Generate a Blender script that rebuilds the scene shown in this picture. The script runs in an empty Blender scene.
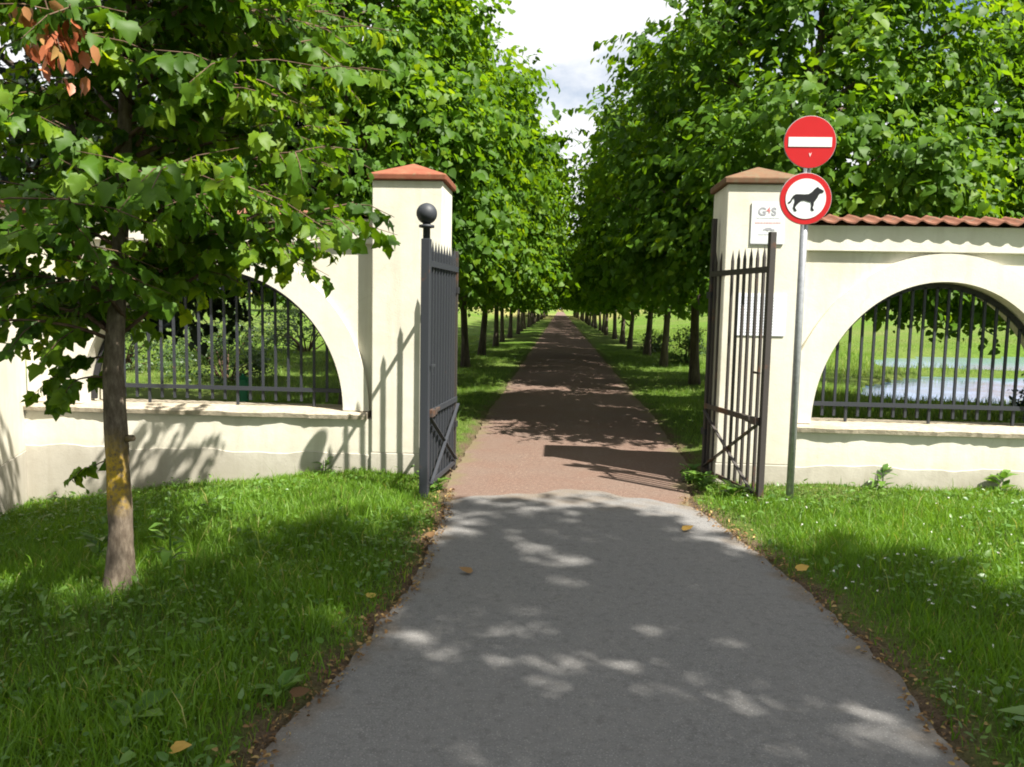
import bpy, bmesh, math, random
import numpy as np
from mathutils import Vector, Matrix

random.seed(7)
RNG = np.random.default_rng(7)
PI = math.pi
scene = bpy.context.scene
COL = scene.collection

# ------------------------------------------------------------------ camera
F_PX = 800.0
YAW, PITCH, ROLL = math.radians(3.3097), math.radians(5.4586), math.radians(1.15)
CAM = np.array([0.0, 0.0, 1.6])


def _rx(a):
    c, s = math.cos(a), math.sin(a)
    return np.array([[1, 0, 0], [0, c, -s], [0, s, c]])


def _rz(a):
    c, s = math.cos(a), math.sin(a)
    return np.array([[c, -s, 0], [s, c, 0], [0, 0, 1]])


RCAM = _rz(YAW) @ _rx(PI / 2 - PITCH) @ _rz(ROLL)
cam_d = bpy.data.cameras.new("camera")
cam = bpy.data.objects.new("camera", cam_d)
COL.objects.link(cam)
mw = Matrix(RCAM.tolist()).to_4x4()
mw.translation = Vector(CAM.tolist())
cam.matrix_world = mw
cam_d.sensor_width = 36.0
cam_d.lens = F_PX / 1024 * 36.0
cam_d.clip_start = 0.05
cam_d.clip_end = 5000
scene.camera = cam


def in_view(P, margin=0.15):
    """keep only ground cover a camera near this spot could see"""
    v = (P - CAM) @ RCAM
    d = np.maximum(-v[:, 2], 1e-3)
    x, y = v[:, 0] / d, v[:, 1] / d
    lim_x, lim_y = 512 / F_PX * (1 + margin), 383.5 / F_PX * (1 + margin)
    return (-v[:, 2] > 0.3) & (np.abs(x) < lim_x) & (np.abs(y) < lim_y)


# ------------------------------------------------------------------ light
SUN_TRAVEL = Vector((-1.25, 0.90, -2.20)).normalized()
sun_d = bpy.data.lights.new("sun", "SUN")
sun_d.energy = 5.0
sun_d.angle = math.radians(0.55)
sun_d.color = (1.0, 0.955, 0.87)
sun = bpy.data.objects.new("sun", sun_d)
sun.rotation_euler = SUN_TRAVEL.to_track_quat("-Z", "Y").to_euler()
sun.location = (12, -9, 22)
COL.objects.link(sun)

world = bpy.data.worlds.new("World")
scene.world = world
world.use_nodes = True
wt = world.node_tree
wt.nodes.clear()
w_out = wt.nodes.new("ShaderNodeOutputWorld")
w_bg = wt.nodes.new("ShaderNodeBackground")
w_sky = wt.nodes.new("ShaderNodeTexSky")
w_sky.sky_type = "NISHITA"
w_sky.sun_disc = False
w_sky.sun_elevation = math.asin(-SUN_TRAVEL.z)
w_sky.sun_rotation = math.atan2(-SUN_TRAVEL.x, -SUN_TRAVEL.y)
w_sky.air_density = 1.0
w_sky.dust_density = 0.6
w_sky.ozone_density = 1.6
w_tc = wt.nodes.new("ShaderNodeTexCoord")
w_map = wt.nodes.new("ShaderNodeMapping")
w_map.inputs["Location"].default_value = (3.3, 1.4, 0.8)
w_map.inputs["Scale"].default_value = (1.0, 1.0, 2.0)
w_n = wt.nodes.new("ShaderNodeTexNoise")
w_n.inputs["Scale"].default_value = 2.6
w_n.inputs["Detail"].default_value = 9
w_n.inputs["Roughness"].default_value = 0.55
w_r = wt.nodes.new("ShaderNodeValToRGB")
w_r.color_ramp.elements[0].position = 0.355
w_r.color_ramp.elements[1].position = 0.475
w_mix = wt.nodes.new("ShaderNodeMix")
w_mix.data_type = "RGBA"
w_mix.inputs["B"].default_value = (7.8, 7.9, 8.1, 1)
wt.links.new(w_tc.outputs["Generated"], w_map.inputs["Vector"])
wt.links.new(w_map.outputs["Vector"], w_n.inputs["Vector"])
wt.links.new(w_n.outputs["Fac"], w_r.inputs["Fac"])
wt.links.new(w_r.outputs["Color"], w_mix.inputs["Factor"])
wt.links.new(w_sky.outputs["Color"], w_mix.inputs["A"])
# pale air low over the horizon
w_sep = wt.nodes.new("ShaderNodeSeparateXYZ")
wt.links.new(w_tc.outputs["Generated"], w_sep.inputs[0])
w_hz = wt.nodes.new("ShaderNodeMapRange")
w_hz.interpolation_type = "SMOOTHSTEP"
w_hz.inputs["From Min"].default_value = 0.16
w_hz.inputs["From Max"].default_value = -0.02
wt.links.new(w_sep.outputs["Z"], w_hz.inputs["Value"])
w_mix2 = wt.nodes.new("ShaderNodeMix")
w_mix2.data_type = "RGBA"
w_mix2.inputs["B"].default_value = (5.4, 6.2, 7.4, 1)
wt.links.new(w_hz.outputs[0], w_mix2.inputs["Factor"])
wt.links.new(w_mix.outputs["Result"], w_mix2.inputs["A"])
wt.links.new(w_mix2.outputs["Result"], w_bg.inputs["Color"])
w_bg.inputs["Strength"].default_value = 0.05
wt.links.new(w_bg.outputs["Background"], w_out.inputs["Surface"])

scene.view_settings.view_transform = "Standard"
scene.view_settings.look = "None"
scene.view_settings.gamma = 1.0
scene.view_settings.use_curve_mapping = False
scene.view_settings.exposure = 1.5
scene.render.engine = "CYCLES"
scene.cycles.use_denoising = True
scene.cycles.max_bounces = 6
scene.cycles.diffuse_bounces = 2
scene.cycles.glossy_bounces = 2
scene.cycles.transmission_bounces = 4
scene.cycles.transparent_max_bounces = 4
scene.cycles.filter_width = 1.9
scene.cycles.sample_clamp_indirect = 6


# ------------------------------------------------------------------ materials
class NT:
    def __init__(self, name):
        self.m = bpy.data.materials.new(name)
        self.m.use_nodes = True
        self.t = self.m.node_tree
        self.t.nodes.clear()
        self.out = self.t.nodes.new("ShaderNodeOutputMaterial")

    def n(self, kind, **kw):
        nd = self.t.nodes.new("ShaderNode" + kind)
        for k, v in kw.items():
            if k in nd.inputs:
                nd.inputs[k].default_value = v
            else:
                setattr(nd, k, v)
        return nd

    def l(self, a, b):
        self.t.links.new(a, b)

    def ramp(self, src, stops):
        r = self.n("ValToRGB")
        els = r.color_ramp.elements
        while len(els) < len(stops):
            els.new(0.5)
        for e, (p, c) in zip(els, stops):
            e.position = p
            e.color = (*c, 1) if len(c) == 3 else c
        self.l(src, r.inputs["Fac"])
        return r.outputs["Color"]

    def noise(self, scale, detail=5, rough=0.55, vec=None):
        nd = self.n("TexNoise", Scale=scale, Detail=detail, Roughness=rough)
        self.l(vec if vec is not None else self.pos(), nd.inputs["Vector"])
        return nd.outputs["Fac"]

    def pos(self):
        if not hasattr(self, "_pos"):
            self._pos = self.n("NewGeometry").outputs["Position"]
        return self._pos

    def objpos(self):
        if not hasattr(self, "_op"):
            self._op = self.n("TexCoord").outputs["Object"]
        return self._op

    def mix(self, f, a, b, mode="MIX"):
        m = self.n("Mix", data_type="RGBA", blend_type=mode)
        for s, v in (("Factor", f), ("A", a), ("B", b)):
            if hasattr(v, "is_linked"):
                self.l(v, m.inputs[s])
            elif isinstance(v, (int, float)):
                m.inputs[s].default_value = v
            else:
                m.inputs[s].default_value = (*v, 1)
        return m.outputs["Result"]

    def math(self, op, a, b=0.0, c=None, clamp=False):
        m = self.n("Math", operation=op, use_clamp=clamp)
        for i, v in enumerate((a, b, c)):
            if v is None:
                continue
            if hasattr(v, "is_linked"):
                self.l(v, m.inputs[i])
            else:
                m.inputs[i].default_value = v
        return m.outputs[0]

    def attr(self, name):
        return self.n("Attribute", attribute_name=name).outputs["Fac"]

    def bump(self, h, strength=0.3, dist=0.02):
        b = self.n("Bump", Strength=strength, Distance=dist)
        self.l(h, b.inputs["Height"])
        return b.outputs["Normal"]

    def finish(self, color, rough=0.8, normal=None, spec=0.3, metal=0.0):
        p = self.n("BsdfPrincipled")
        for s, v in (("Base Color", color), ("Roughness", rough), ("Specular IOR Level", spec), ("Metallic", metal)):
            if hasattr(v, "is_linked"):
                self.l(v, p.inputs[s])
            elif isinstance(v, (int, float)):
                p.inputs[s].default_value = v
            else:
                p.inputs[s].default_value = (*v, 1)
        if normal is not None:
            self.l(normal, p.inputs["Normal"])
        self.l(p.outputs["BSDF"], self.out.inputs["Surface"])
        return self.m


def leaf_material(name, stops, trans, fac=0.38, rough=0.42, spec=0.45):
    t = NT(name)
    c = t.ramp(t.attr("tint"), stops)
    p = t.n("BsdfPrincipled", Roughness=rough)
    p.inputs["Specular IOR Level"].default_value = spec
    t.l(c, p.inputs["Base Color"])
    tr = t.n("BsdfTranslucent")
    t.l(t.mix(1.0, c, trans, "MULTIPLY"), tr.inputs["Color"])
    mx = t.n("MixShader", Fac=fac)
    t.l(p.outputs["BSDF"], mx.inputs[1])
    t.l(tr.outputs["BSDF"], mx.inputs[2])
    t.l(mx.outputs["Shader"], t.out.inputs["Surface"])
    return t.m


M = {}
M["lime_leaf"] = leaf_material("lime_leaf", [(0, (0.022, 0.060, 0.006)), (0.55, (0.062, 0.140, 0.008)), (1, (0.150, 0.235, 0.010))], (2.9, 2.4, 0.8), 0.42, 0.52, 0.2)
M["young_leaf"] = leaf_material("young_leaf", [(0, (0.020, 0.056, 0.006)), (0.55, (0.064, 0.140, 0.009)), (1, (0.165, 0.245, 0.012))], (2.9, 2.4, 0.8), 0.42, 0.5, 0.24)
M["maple_leaf"] = leaf_material("maple_leaf", [(0, (0.010, 0.016, 0.012)), (0.7, (0.016, 0.028, 0.016)), (1, (0.035, 0.045, 0.02))], (1.5, 1.4, 1.0), fac=0.2)
M["willow_leaf"] = leaf_material("willow_leaf", [(0, (0.02, 0.045, 0.028)), (1, (0.045, 0.085, 0.04))], (1.6, 1.6, 1.0), fac=0.25)
M["bush_leaf"] = leaf_material("bush_leaf", [(0, (0.03, 0.065, 0.018)), (1, (0.075, 0.13, 0.03))], (1.8, 1.8, 1.0), fac=0.25)
M["withered"] = leaf_material("withered", [(0, (0.30, 0.07, 0.03)), (0.6, (0.42, 0.16, 0.07)), (1, (0.38, 0.26, 0.09))], (1.4, 1.1, 0.8), fac=0.3)
M["litter"] = leaf_material("litter", [(0, (0.10, 0.055, 0.025)), (0.6, (0.24, 0.14, 0.06)), (1, (0.36, 0.26, 0.10))], (1.0, 0.9, 0.7), fac=0.1, rough=0.8, spec=0.2)
M["yellow_leaf"] = leaf_material("yellow_leaf", [(0, (0.45, 0.27, 0.06)), (1, (0.55, 0.42, 0.10))], (1.0, 0.9, 0.6), fac=0.15, rough=0.7, spec=0.2)
M["grass"] = leaf_material("grass_blade", [(0, (0.055, 0.125, 0.010)), (0.55, (0.115, 0.225, 0.016)), (0.9, (0.20, 0.30, 0.026)), (1, (0.31, 0.29, 0.10))], (2.2, 2.1, 1.0), fac=0.32, rough=0.5, spec=0.3)
M["lawn"] = leaf_material("lawn_blade", [(0, (0.075, 0.15, 0.018)), (0.6, (0.14, 0.245, 0.028)), (1, (0.25, 0.29, 0.06))], (1.9, 1.8, 1.0), fac=0.32, rough=0.5, spec=0.3)
M["weed"] = leaf_material("weed_leaf", [(0, (0.055, 0.13, 0.02)), (1, (0.12, 0.22, 0.035))], (2.0, 1.9, 1.0), fac=0.3)


def mat_render_paint(name, base, dirt, amount=0.5):
    t = NT(name)
    big = t.noise(1.7, 6, 0.6)
    f = t.ramp(big, [(0.42, (0, 0, 0)), (0.78, (amount,) * 3)])
    sv = t.n("Mapping")
    sv.inputs["Scale"].default_value = (9, 9, 0.8)
    t.l(t.pos(), sv.inputs["Vector"])
    streak = t.ramp(t.noise(1.0, 4, 0.6, sv.outputs["Vector"]), [(0.50, (0, 0, 0)), (0.78, (amount * 0.85,) * 3)])
    c = t.mix(f, base, dirt)
    c = t.mix(streak, c, dirt)
    fine = t.noise(70, 4, 0.6)
    sx_ = t.n("SeparateXYZ")
    t.l(t.pos(), sx_.inputs[0])
    low = t.n("MapRange", interpolation_type="SMOOTHSTEP")
    t.l(t.math("ADD", sx_.outputs["Z"], t.math("MULTIPLY", t.noise(5, 5, 0.65), -0.55)), low.inputs["Value"])
    low.inputs["From Min"].default_value = 0.12
    low.inputs["From Max"].default_value = -0.32
    c = t.mix(t.math("MULTIPLY", low.outputs[0], 0.55), c, tuple(v * 0.75 for v in dirt))
    crack = t.n("TexVoronoi", Scale=1.1, feature="DISTANCE_TO_EDGE")
    wv = t.mix(0.35, t.pos(), t.n("TexNoise", Scale=3.0).outputs["Color"])
    t.l(wv, crack.inputs["Vector"])
    c = t.mix(t.ramp(crack.outputs["Distance"], [(0.0, (0.35,) * 3), (0.006, (0, 0, 0))]), c, dirt)
    c = t.mix(t.ramp(fine, [(0.3, (0.10,) * 3), (0.7, (0, 0, 0))]), c, tuple(v * 0.8 for v in base))
    h = t.math("ADD", t.math("MULTIPLY", fine, 0.5), t.noise(7, 4))
    return t.finish(c, 0.9, t.bump(h, 0.25, 0.012), 0.15)


M["cream"] = mat_render_paint("cream_render", (0.66, 0.63, 0.53), (0.50, 0.46, 0.365), 0.8)
M["cream_light"] = mat_render_paint("cream_surround", (0.685, 0.655, 0.56), (0.54, 0.50, 0.405), 0.7)
M["plinth"] = mat_render_paint("plinth_paint", (0.56, 0.53, 0.455), (0.37, 0.335, 0.265), 0.8)


def mat_stone(name, c0, c1, scale=22):
    t = NT(name)
    n1 = t.noise(scale, 8, 0.7)
    n2 = t.noise(3.0, 5, 0.6)
    c = t.ramp(n1, [(0.3, c0), (0.7, c1)])
    c = t.mix(t.ramp(n2, [(0.45, (0, 0, 0)), (0.75, (0.5,) * 3)]), c, (0.17, 0.15, 0.10))
    return t.finish(c, 0.95, t.bump(n1, 0.6, 0.015), 0.15)


M["sill"] = mat_stone("sill_concrete", (0.30, 0.255, 0.19), (0.48, 0.42, 0.32))


def mat_tile(name, c0, c1, lichen, amount):
    t = NT(name)
    n1 = t.noise(9, 6, 0.65)
    c = t.ramp(n1, [(0.3, c0), (0.7, c1)])
    li = t.ramp(t.noise(16, 7, 0.7), [(0.60 - amount, (0, 0, 0)), (0.72 - amount, (0.85,) * 3)])
    c = t.mix(li, c, lichen)
    return t.finish(c, 0.88, t.bump(n1, 0.4, 0.01), 0.2)


M["tile"] = mat_tile("roof_tile", (0.145, 0.060, 0.038), (0.23, 0.105, 0.066), (0.16, 0.12, 0.085), 0.06)
M["cap_red"] = mat_tile("cap_tile_red", (0.19, 0.058, 0.034), (0.26, 0.10, 0.056), (0.17, 0.115, 0.065), 0.05)
M["cap_old"] = mat_tile("cap_tile_old", (0.13, 0.07, 0.042), (0.18, 0.105, 0.06), (0.14, 0.115, 0.07), 0.10)


def mat_iron(name, base, rust_amt):
    t = NT(name)
    n1 = t.noise(24, 6, 0.7)
    r = t.ramp(t.noise(5, 6, 0.7), [(0.66 - rust_amt, (0, 0, 0)), (0.80 - rust_amt, (0.9,) * 3)])
    c = t.mix(r, base, t.ramp(n1, [(0.3, (0.07, 0.030, 0.015)), (0.7, (0.17, 0.070, 0.032))]))
    return t.finish(c, 0.55, t.bump(n1, 0.25, 0.004), 0.4)


M["iron"] = mat_iron("painted_iron", (0.030, 0.033, 0.040), 0.0)
M["iron_brown"] = mat_iron("brown_iron", (0.040, 0.034, 0.031), 0.08)
M["iron_black"] = mat_iron("black_iron", (0.022, 0.022, 0.025), -0.02)
M["iron_rust"] = mat_iron("rusty_iron", (0.055, 0.045, 0.04), 0.17)

t = NT("galvanised_steel")
n1 = t.noise(30, 4, 0.6)
M["galv"] = t.finish(t.ramp(n1, [(0.3, (0.30, 0.31, 0.33)), (0.7, (0.42, 0.43, 0.45))]), 0.45, None, 0.5, 0.55)


def mat_paint(name, c, rough=0.4, var=0.12):
    t = NT(name)
    n1 = t.noise(14, 5, 0.6)
    return t.finish(t.mix(t.ramp(n1, [(0.35, (0, 0, 0)), (0.75, (var,) * 3)]), c, tuple(v * 0.55 for v in c)), rough, None, 0.4)


M["sign_red"] = mat_paint("sign_red", (0.44, 0.010, 0.012), 0.35)
M["sign_white"] = mat_paint("sign_white", (0.66, 0.68, 0.68), 0.35, 0.06)
M["sign_black"] = mat_paint("sign_black", (0.012, 0.012, 0.014), 0.4)
M["plate_back"] = mat_paint("plate_grey", (0.35, 0.36, 0.37), 0.5)
M["paper"] = mat_paint("paper", (0.74, 0.76, 0.80), 0.7, 0.06)
M["print_grey"] = mat_paint("print_grey", (0.30, 0.30, 0.33), 0.7)
M["print_pale"] = mat_paint("print_pale", (0.55, 0.56, 0.60), 0.7)
M["print_red"] = mat_paint("print_red", (0.60, 0.20, 0.20), 0.7)
M["print_pink"] = mat_paint("print_pink", (0.75, 0.45, 0.45), 0.7)
M["green_paint"] = mat_paint("green_paint", (0.02, 0.22, 0.09), 0.5)
M["house_wall"] = mat_render_paint("house_wall", (0.62, 0.56, 0.45), (0.5, 0.44, 0.34), 0.4)
M["glass"] = mat_paint("dark_glass", (0.04, 0.05, 0.06), 0.1)

# bark
t = NT("lime_bark")
mp = t.n("Mapping")
mp.inputs["Scale"].default_value = (14, 14, 2.5)
t.l(t.objpos(), mp.inputs["Vector"])
n1 = t.noise(1.0, 8, 0.7, mp.outputs["Vector"])
c = t.ramp(n1, [(0.3, (0.045, 0.034, 0.026)), (0.55, (0.12, 0.095, 0.075)), (0.75, (0.21, 0.175, 0.14))])
M["bark"] = t.finish(c, 0.95, t.bump(n1, 0.8, 0.02), 0.1)

t = NT("young_bark")
mp = t.n("Mapping")
mp.inputs["Scale"].default_value = (34, 34, 12)
t.l(t.objpos(), mp.inputs["Vector"])
n1 = t.noise(1.0, 8, 0.7, mp.outputs["Vector"])
c = t.ramp(n1, [(0.3, (0.06, 0.045, 0.032)), (0.55, (0.145, 0.115, 0.085)), (0.75, (0.26, 0.215, 0.165))])
sep = t.n("SeparateXYZ")
t.l(t.objpos(), sep.inputs[0])
zz = sep.outputs["Z"]
band = t.math("MULTIPLY", t.math("SMOOTH_MIN", 1.0, 1.0, 0.0), 1.0)
lo = t.n("MapRange", interpolation_type="SMOOTHSTEP")
t.l(zz, lo.inputs["Value"])
lo.inputs["From Min"].default_value = 0.40
lo.inputs["From Max"].default_value = 0.58
hi = t.n("MapRange", interpolation_type="SMOOTHSTEP")
t.l(zz, hi.inputs["Value"])
hi.inputs["From Min"].default_value = 0.95
hi.inputs["From Max"].default_value = 0.70
side = t.n("MapRange")
t.l(sep.outputs["Y"], side.inputs["Value"])
side.inputs["From Min"].default_value = 0.03
side.inputs["From Max"].default_value = -0.05
lm = t.math("MULTIPLY", t.math("MULTIPLY", lo.outputs[0], hi.outputs[0]), side.outputs[0])
ln = t.ramp(t.noise(38, 6, 0.75, t.objpos()), [(0.36, (0, 0, 0)), (0.58, (1, 1, 1))])
li = t.mix(1.0, ln, lm, "MULTIPLY")
c = t.mix(li, c, (0.46, 0.30, 0.025))
M["young_bark"] = t.finish(c, 0.95, t.bump(n1, 0.9, 0.008), 0.1)

t = NT("twig_bark")
M["twig"] = t.finish(t.ramp(t.noise(20, 3), [(0.3, (0.06, 0.035, 0.022)), (0.7, (0.15, 0.095, 0.065))]), 0.8, None, 0.2)

# asphalt
t = NT("asphalt")
n1 = t.noise(170, 3, 0.7)
n2 = t.noise(2.2, 6, 0.6)
vor = t.n("TexVoronoi", Scale=72.0)
t.l(t.pos(), vor.inputs["Vector"])
c = t.ramp(n1, [(0.25, (0.095, 0.094, 0.094)), (0.5, (0.162, 0.158, 0.153)), (0.78, (0.225, 0.219, 0.212))])
c = t.mix(t.ramp(n2, [(0.35, (0, 0, 0)), (0.7, (0.55,) * 3)]), c, (0.180, 0.172, 0.164))
c = t.mix(t.ramp(vor.outputs["Distance"], [(0.12, (0.75,) * 3), (0.26, (0, 0, 0))]), c, (0.32, 0.31, 0.295))
c = t.mix(t.ramp(t.noise(21, 5, 0.7), [(0.36, (0.35,) * 3), (0.5, (0, 0, 0))]), c, (0.085, 0.08, 0.075))
c = t.mix(t.ramp(t.noise(33, 5, 0.75), [(0.56, (0, 0, 0)), (0.72, (0.5,) * 3)]), c, (0.25, 0.23, 0.205))
c = t.mix(t.attr("dirt"), c, t.ramp(t.noise(60, 5, 0.7), [(0.3, (0.095, 0.075, 0.055)), (0.7, (0.20, 0.16, 0.12))]))
h = t.math("ADD", n1, t.math("MULTIPLY", vor.outputs["Distance"], 0.8))
M["asphalt"] = t.finish(c, 0.93, t.bump(h, 0.55, 0.006), 0.2)

# red gravel avenue
t = NT("red_gravel")
n1 = t.noise(120, 4, 0.7)
n2 = t.noise(1.6, 6, 0.65)
c = t.ramp(n1, [(0.28, (0.088, 0.055, 0.043)), (0.52, (0.155, 0.100, 0.077)), (0.78, (0.255, 0.182, 0.145))])
c = t.mix(t.ramp(n2, [(0.38, (0, 0, 0)), (0.72, (0.6,) * 3)]), c, (0.155, 0.122, 0.10))
c = t.mix(t.ramp(t.noise(26, 5, 0.75), [(0.35, (0.5,) * 3), (0.5, (0, 0, 0))]), c, (0.09, 0.06, 0.047))
c = t.mix(t.ramp(t.noise(38, 5, 0.75), [(0.56, (0, 0, 0)), (0.70, (0.6,) * 3)]), c, (0.33, 0.27, 0.22))
c = t.mix(t.attr("dirt"), c, (0.14, 0.125, 0.06))
M["gravel"] = t.finish(c, 0.97, t.bump(n1, 0.6, 0.012), 0.1)

# earth under the grass / fields
t = NT("meadow_ground")
n1 = t.noise(5.0, 8, 0.65)
n2 = t.noise(0.16, 5, 0.6)
n3 = t.noise(45, 4, 0.7)
g = t.ramp(n1, [(0.3, (0.075, 0.135, 0.018)), (0.6, (0.125, 0.21, 0.028)), (0.8, (0.19, 0.245, 0.05))])
g = t.mix(t.ramp(n2, [(0.42, (0, 0, 0)), (0.66, (0.65,) * 3)]), g, (0.19, 0.195, 0.07))
g = t.mix(t.ramp(n3, [(0.35, (0.55,) * 3), (0.65, (0, 0, 0))]), g, (0.045, 0.085, 0.02))
soil = t.ramp(n3, [(0.3, (0.075, 0.052, 0.034)), (0.7, (0.21, 0.15, 0.10))])
c = t.mix(t.attr("soil"), g, soil)
c = t.mix(t.attr("straw"), c, (0.33, 0.26, 0.115))
M["ground"] = t.finish(c, 1.0, t.bump(t.math("ADD", n1, n3), 0.9, 0.06), 0.05)

# water
t = NT("pond_water")
mp = t.n("Mapping")
mp.inputs["Scale"].default_value = (1.2, 3.0, 1)
t.l(t.pos(), mp.inputs["Vector"])
M["water"] = t.finish((0.11, 0.18, 0.36), 0.06, t.bump(t.noise(3.0, 4, 0.5, mp.outputs["Vector"]), 0.10, 0.03), 0.9)

t = NT("white_petal")
M["petal"] = t.finish((0.75, 0.74, 0.68), 0.7)


# ------------------------------------------------------------------ mesh helpers
class MB:
    """collects shapes; build() links them as one mesh object"""

    def __init__(self):
        self.v, self.f = [], []

    def add(self, vs, fs):
        o = len(self.v)
        self.v += [tuple(p) for p in vs]
        self.f += [tuple(i + o for i in f) for f in fs]
        return self

    def box(self, x0, x1, y0, y1, z0, z1):
        vs = [(x0, y0, z0), (x1, y0, z0), (x1, y1, z0), (x0, y1, z0), (x0, y0, z1), (x1, y0, z1), (x1, y1, z1), (x0, y1, z1)]
        return self.add(vs, [(0, 3, 2, 1), (4, 5, 6, 7), (0, 1, 5, 4), (1, 2, 6, 5), (2, 3, 7, 6), (3, 0, 4, 7)])

    def bar(self, a, b, w, h, up=(0, 0, 1), tip=0.0):
        """square bar a->b, w across, h along up; tip > 0 adds a pointed end at b"""
        a, b = Vector(a), Vector(b)
        d = (b - a).normalized()
        u = Vector(up)
        s = d.cross(u)
        if s.length < 1e-4:
            s = d.cross(Vector((1, 0, 0)))
        s.normalize()
        u = s.cross(d).normalized()
        vs = []
        for p in (a, b):
            for i, j in ((-1, -1), (1, -1), (1, 1), (-1, 1)):
                vs.append(p + s * (w / 2 * i) + u * (h / 2 * j))
        fs = [(0, 3, 2, 1), (0, 1, 5, 4), (1, 2, 6, 5), (2, 3, 7, 6), (3, 0, 4, 7)]
        if tip > 0:
            vs.append(b + d * tip)
            fs += [(4, 5, 8), (5, 6, 8), (6, 7, 8), (7, 4, 8)]
        else:
            fs.append((4, 5, 6, 7))
        return self.add(vs, fs)

    def tube(self, pts, rad, n=8, cap=True, rough=0.0):
        pts = [Vector(p) for p in pts]
        rings = []
        ref = Vector((0.31, 0.95, 0.07))
        for i, p in enumerate(pts):
            d = (pts[min(i + 1, len(pts) - 1)] - pts[max(i - 1, 0)]).normalized()
            if abs(d.dot(ref)) > 0.95:
                ref = Vector((1, 0.1, 0))
            s = d.cross(ref).normalized()
            u = s.cross(d).normalized()
            r = rad[i] if hasattr(rad, "__len__") else rad
            ring = []
            for k in range(n):
                q = 2 * PI * k / n
                rr = r * (1 + random.uniform(-rough, rough)) if rough else r
                ring.append(p + s * (rr * math.cos(q)) + u * (rr * math.sin(q)))
            rings.append(ring)
        vs = [v for r in rings for v in r]
        fs = []
        for i in range(len(rings) - 1):
            for k in range(n):
                a, b = i * n + k, i * n + (k + 1) % n
                fs.append((a, b, b + n, a + n))
        if cap:
            fs.append(tuple(reversed(range(n))))
            fs.append(tuple(range(len(vs) - n, len(vs))))
        return self.add(vs, fs)

    def lathe(self, c, prof, n=24):
        """profile (radius, z) turned about the vertical through c"""
        vs, fs = [], []
        for r, z in prof:
            for k in range(n):
                q = 2 * PI * k / n
                vs.append((c[0] + r * math.cos(q), c[1] + r * math.sin(q), c[2] + z))
        for i in range(len(prof) - 1):
            for k in range(n):
                a, b = i * n + k, i * n + (k + 1) % n
                fs.append((a, b, b + n, a + n))
        fs.append(tuple(reversed(range(n))))
        fs.append(tuple(range(len(vs) - n, len(vs))))
        return self.add(vs, fs)

    def plate(self, c, outline, thick, y_front):
        """outline in (x, z) about c, extruded along +Y from y_front"""
        n = len(outline)
        vs = [(c[0] + x, y_front, c[1] + z) for x, z in outline] + [(c[0] + x, y_front + thick, c[1] + z) for x, z in outline]
        fs = [tuple(range(n)), tuple(reversed(range(n, 2 * n)))]
        fs += [((i + 1) % n, i, i + n, (i + 1) % n + n) for i in range(n)]
        return self.add(vs, fs)

    def build(self, name, mat, parent=None, smooth=False, bevel=0.0, loc=None):
        me = bpy.data.meshes.new(name)
        off = Vector(loc) if loc else Vector((0, 0, 0))
        me.from_pydata([tuple(Vector(p) - off) for p in self.v], [], self.f)
        bm = bmesh.new()
        bm.from_mesh(me)
        bmesh.ops.recalc_face_normals(bm, faces=bm.faces)
        if bevel:
            ed = [e for e in bm.edges if len(e.link_faces) == 2 and e.calc_face_angle(0) > 0.5]
            bmesh.ops.bevel(bm, geom=ed, offset=bevel, segments=2, affect="EDGES", profile=0.5)
        if smooth:
            for f in bm.faces:
                f.smooth = True
        bm.to_mesh(me)
        bm.free()
        me.materials.append(mat)
        o = bpy.data.objects.new(name, me)
        COL.objects.link(o)
        if parent:
            o.parent = parent
            if loc is None:
                o.matrix_parent_inverse = Matrix.Translation(-parent.location) if parent.parent is None and parent.type == "EMPTY" else Matrix.Identity(4)
        elif loc:
            o.location = off
        return o


def tag(o, label=None, cat=None, group=None, kind=None):
    if label:
        o["label"] = label
    if cat:
        o["category"] = cat
    if group:
        o["group"] = group
    if kind:
        o["kind"] = kind
    return o


def thing(name, label, cat, loc=(0, 0, 0), group=None):
    """Empty at the base; its parts are given in world coordinates and shifted by build()"""
    o = bpy.data.objects.new(name, None)
    o.empty_display_size = 0.2
    o.location = loc
    COL.objects.link(o)
    return tag(o, label, cat, group)


def copy_tree(root, loc, rotz=0.0, sc=1.0, label=None, group=None):
    r = root.copy()
    COL.objects.link(r)
    r.location = loc
    r.rotation_euler = (0, 0, rotz)
    r.scale = (sc, sc, sc) if not hasattr(sc, "__len__") else sc
    if label:
        r["label"] = label
    if group:
        r["group"] = group
    elif "group" in r:
        del r["group"]
    for ch in list(root.children):
        c = ch.copy()
        COL.objects.link(c)
        c.parent = r
    return r


def np_mesh(name, V, faces, mat, parent=None, tint=None, attrs=None):
    """V (n,3); faces: (m,k) index array of one polygon size"""
    me = bpy.data.meshes.new(name)
    k = faces.shape[1]
    me.vertices.add(len(V))
    me.vertices.foreach_set("co", np.ascontiguousarray(V, dtype=np.float32).ravel())
    me.loops.add(faces.size)
    me.loops.foreach_set("vertex_index", np.ascontiguousarray(faces, dtype=np.int32).ravel())
    me.polygons.add(len(faces))
    me.polygons.foreach_set("loop_start", np.arange(0, faces.size, k, dtype=np.int32))
    me.update(calc_edges=True)
    if tint is not None:
        a = me.attributes.new("tint", "FLOAT", "POINT")
        a.data.foreach_set("value", np.ascontiguousarray(tint, dtype=np.float32))
    for nm, arr in (attrs or {}).items():
        a = me.attributes.new(nm, "FLOAT", "POINT")
        a.data.foreach_set("value", np.ascontiguousarray(arr, dtype=np.float32))
    me.materials.append(mat)
    o = bpy.data.objects.new(name, me)
    COL.objects.link(o)
    if parent:
        o.parent = parent
    return o


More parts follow.
